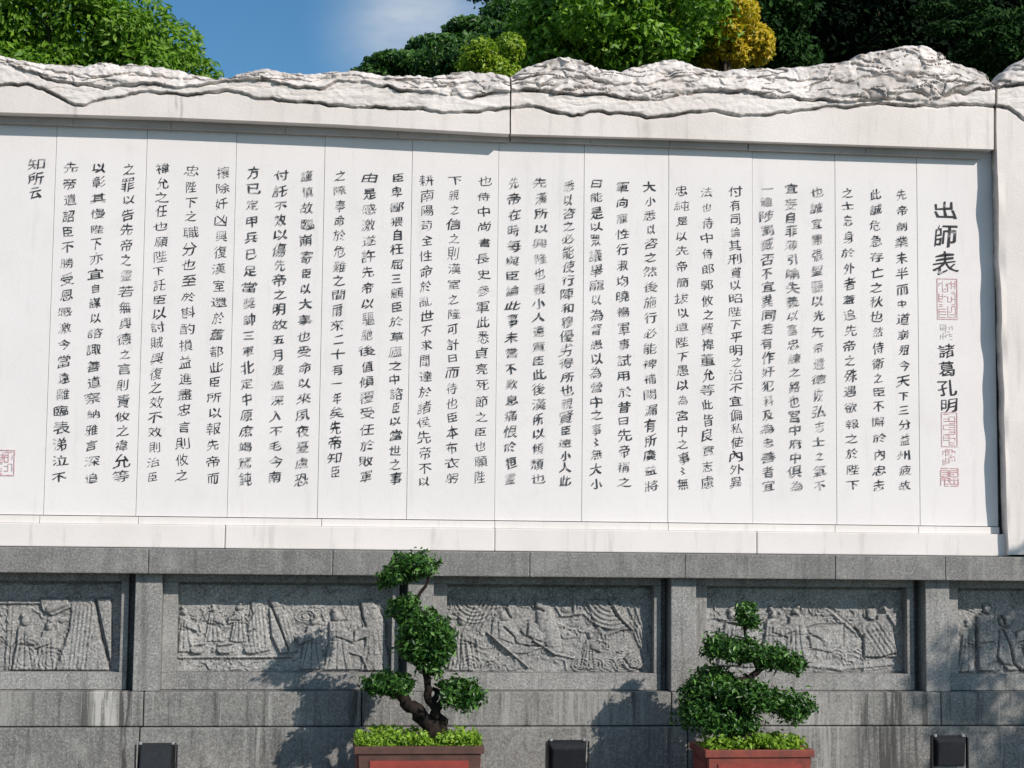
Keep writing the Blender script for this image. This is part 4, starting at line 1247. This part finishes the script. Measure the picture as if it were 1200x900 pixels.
def bonsai(label, base, stems, pads, seed, sub=1.0):
    rng = np.random.default_rng(seed)
    t = thing('bonsai_tree', label, 'bonsai', 'bonsai trees in planters before the wall')
    t.location = base
    B = np.array(base)
    first = True
    for pts, rad in stems:
        bm = bmesh.new()
        a, r = smooth_path([tuple(np.array(q) - B) for q in pts], rad, 6)
        # knobbly wander
        a = [Vector(v) + Vector(((float(vnoise(i * .7, seed, 3)) - .5) * r[i] * .9, (float(vnoise(i * .7, seed, 5)) - .5) * r[i] * .9, 0)) for i, v in enumerate(a)]
        tube_bm(bm, a, r, 12, .28, seed)
        bmobj('trunk' if first else 'branch', bm, BARK, t, True)
        first = False
    for ci, (c, r, n) in enumerate(pads):
        P_, N_ = [], []
        nsub = max(5, int(n / 130))
        for k in range(nsub):
            d = rng.normal(size=3); d /= np.linalg.norm(d)
            cc = np.array(c) + d * np.array(r) * rng.uniform(.35, .78)
            rr = min(r) * rng.uniform(.38, .78)
            q, dd = clump_points(cc, (rr * 1.2, rr * 1.2, rr * .95), int(n * .72) // nsub, rng, .3); q = q + rng.normal(size=q.shape) * .014
            P_.append(q); N_.append(dd * .8 + np.array([.05, -.25, .55]))
        for k in range(nsub if n >= 900 else 0):                       # stray shoots past the clipped outline
            d = rng.normal(size=3); d[2] = abs(d[2]) * 1.1 - .25; d /= np.linalg.norm(d)
            cc = np.array(c) + d * np.array(r) * rng.uniform(.72, .98)
            m_ = int(rng.integers(8, 18))
            P_.append(cc + rng.normal(size=(m_, 3)) * .017); N_.append(np.tile(np.array([.05, -.3, .5]), (m_, 1)))
        q, dd = clump_points(c, np.array(r) * .8, n // 4, rng, .4)
        P_.append(q); N_.append(dd)
        link('foliage_pad', leaf_mesh('foliage_pad', np.vstack(P_) - B, np.vstack(N_), 0.043 * sub, .85, .44, rng), L_BONSAI, t)
    return t

YT = -0.90
sT = mpx(YT)
def q_(px, py, dy=0.0): return T(px, py, YT + dy)
def pad(px, py, rx, ry, ryd, n, dy=0.0): return (q_(px, py, dy), (rx * sT, ryd, ry * sT), n)
PH = float(p1(490, 875, YT - .25)[2])
xa = float(p1(489, 875, YT)[0]); xb = float(p1(880, 880, YT)[0])
DX = xb - xa
planter(xa, YT, 150 * sT, .50, PH, 'brown-rimmed red planter under the taller bonsai left of centre')
moss(xa, YT, 146 * sT, .47, PH, 'bright green leafy ground cover in the planter left of centre', 3)
bonsai('tall bonsai with a leaning twisted trunk and four foliage pads, before the second pilaster', q_(512, 872),
    [([q_(514, 872), q_(505, 852), q_(490, 835), q_(476, 822), q_(462, 808), q_(452, 800)], [.060, .050, .044, .036, .024, .010]),
     ([q_(516, 868, .04), q_(517, 848, .03), q_(509, 832), q_(502, 812), q_(500, 795), q_(496, 765)], [.042, .034, .030, .024, .019, .012]),
     ([q_(496, 765), q_(490, 735), q_(487, 708), q_(495, 692), q_(502, 678), q_(492, 664)], [.018, .014, .012, .010, .008, .004]),
     ([q_(508, 840, -.02), q_(517, 822, -.05), q_(528, 816, -.06), q_(545, 812, -.05)], [.030, .020, .014, .006]),
     ([q_(505, 828), q_(512, 812, .04), q_(507, 806, .06)], [.022, .018, .010])],
    [pad(486, 663, 30, 18, .24, 2000), pad(466, 675, 27, 12, .20, 1000), pad(476, 718, 22, 17, .13, 1000), pad(500, 737, 37, 22, .22, 2200), pad(512, 757, 28, 22, .15, 1300),
     pad(487, 762, 30, 18, .15, 1200), pad(503, 780, 20, 14, .12, 700), pad(455, 802, 34, 14, .24, 1800, .05), pad(440, 806, 15, 10, .12, 400), pad(541, 814, 28, 17, .15, 1500, -.04), pad(530, 806, 16, 10, .1, 400)], 5)
planter(xb, YT, 132 * sT, .46, PH - .03, 'terracotta red planter under the broad tiered bonsai right of centre', POT_TERRA)
moss(xb, YT, 126 * sT, .42, PH - .03, 'darker green ground cover in the planter right of centre', 4, 2800)
BON_B = dict(stems=lambda q_, : None)
def bonsai_b(label, ox, seed):
    def r_(px, py, dy=0.0):
        a = T(px, py, YT + dy); return (a[0] + ox, a[1], a[2])
    def pd(px, py, rx, ry, ryd, n, dy=0.0): return (r_(px, py, dy), (rx * sT, ryd, ry * sT), n)
    return bonsai(label, r_(875, 878),
        [([r_(874, 880), r_(868, 855), r_(862, 835), r_(868, 815), r_(866, 800)], [.075, .060, .052, .040, .028]),
         ([r_(866, 800), r_(882, 792), r_(892, 782), r_(897, 770)], [.028, .022, .018, .010]),
         ([r_(890, 785), r_(880, 765), r_(873, 745), r_(873, 722)], [.014, .012, .009, .005]),
         ([r_(866, 830), r_(890, 828), r_(915, 828)], [.030, .022, .010]),
         ([r_(864, 835), r_(840, 826), r_(818, 824)], [.030, .022, .010])],
        [pd(873, 714, 15, 11, .10, 500), pd(874, 728, 17, 11, .10, 420),
         pd(848, 758, 30, 16, .17, 1500), pd(870, 764, 26, 16, .17, 1300), pd(905, 772, 25, 15, .16, 1200), pd(928, 778, 16, 13, .12, 700),
         pd(838, 806, 42, 24, .22, 2800, .05), pd(822, 832, 32, 22, .18, 2000, .04), pd(862, 812, 42, 18, .22, 2200, -.04), pd(815, 808, 20, 14, .15, 600, .05), pd(890, 820, 34, 18, .20, 1800, -.06), pd(928, 829, 31, 19, .18, 1800, -.05), pd(850, 846, 42, 18, .2, 2000)], seed, .9)
bonsai_b('broad dark bonsai clipped in three tiers, before the third pilaster', 0.0, 8)
# a garden tree in front of the wall beyond the right edge; its shade lies on the last pilaster
tree('garden_tree', 'leafy garden tree shading the right end of the granite base', (10.15, -4.0, 3.75), (.78, .7, .72), 40, .22, 7000, .075, L_MID, 31, branches=4, front=True)

# ------------------------------------------------------------------ floodlights
def floodlight(px, py, w_px, label, tilt):
    Yl = -0.70
    c = p1(px, py, Yl)
    w = w_px * mpx(Yl); h = w * .9; d = .10
    t = thing('floodlight', label, 'floodlight', 'black floodlights standing before the base')
    t.location = (c[0], Yl, 0)
    zc = c[2] - h / 2
    bm = bmesh.new()
    # housing: tapering finned back box
    hw, hh = w / 2, h / 2
    fr = [(-hw, -hh), (hw, -hh), (hw, hh), (-hw, hh)]
    a = [bm.verts.new((x, .0, z)) for x, z in fr]
    b = [bm.verts.new((x * .97, -.035, z * .97)) for x, z in fr]
    e = [bm.verts.new((x * .80, -.075, z * .78)) for x, z in fr]
    for A_, B_ in ((a, b), (b, e)):
        for k in range(4): bm.faces.new((A_[k], A_[(k + 1) % 4], B_[(k + 1) % 4], B_[k]))
    bm.faces.new(a); bm.faces.new(e[::-1])
    bmesh.ops.bevel(bm, geom=bm.edges[:], offset=.004, segments=2, affect='EDGES')
    R_ = Matrix.Rotation(tilt, 4, 'X')
    Tm = Matrix.Translation((0, 0, zc)) @ R_
    bmesh.ops.transform(bm, matrix=Tm, verts=bm.verts[:])
    bmobj('housing', bm, BLACK_METAL, t)
    bm = bmesh.new()
    add_box(bm, -hw * 1.02, hw * 1.02, .001, .016, hh * .86, hh * 1.03, .003)
    add_box(bm, -hw * 1.02, hw * 1.02, .001, .016, -hh * 1.03, -hh * .86, .003)
    add_box(bm, -hw * 1.02, -hw * .88, .001, .016, -hh * .86, hh * .86, .003)
    add_box(bm, hw * .88, hw * 1.02, .001, .016, -hh * .86, hh * .86, .003)
    bmesh.ops.transform(bm, matrix=Tm, verts=bm.verts[:])
    bmobj('front_rim', bm, BLACK_METAL, t)
    bm = bmesh.new(); add_box(bm, -hw * .88, hw * .88, .003, .009, -hh * .86, hh * .86)
    bmesh.ops.transform(bm, matrix=Tm, verts=bm.verts[:])
    bmobj('lamp_glass', bm, LAMP_GLASS, t)
    bm = bmesh.new()
    for sx in (-1, 1):
        add_box(bm, sx * hw * 1.10 - .004, sx * hw * 1.10 + .004, -.055, -.02, .02, zc + hh * .95, .001)
    add_box(bm, -hw * 1.14, hw * 1.14, -.055, -.02, .006, .02, .001)
    bmobj('bracket', bm, BLACK_METAL, t)
    for sx in (-1, 1):
        bm = bmesh.new()
        bmesh.ops.create_cone(bm, cap_ends=True, segments=10, radius1=.012, radius2=.011, depth=.016, matrix=Matrix.Translation((sx * hw * .86, -.03, zc + hh * 1.05)))
        bmobj('bolt', bm, STEEL, t)
floodlight(184, 871, 42, 'black floodlight on the left, below the first pilaster', -.25)
floodlight(664, 867, 45, 'black floodlight between the two bonsai planters', .28)
floodlight(1110, 862, 40, 'black floodlight on the right, below the last pilaster', .15)
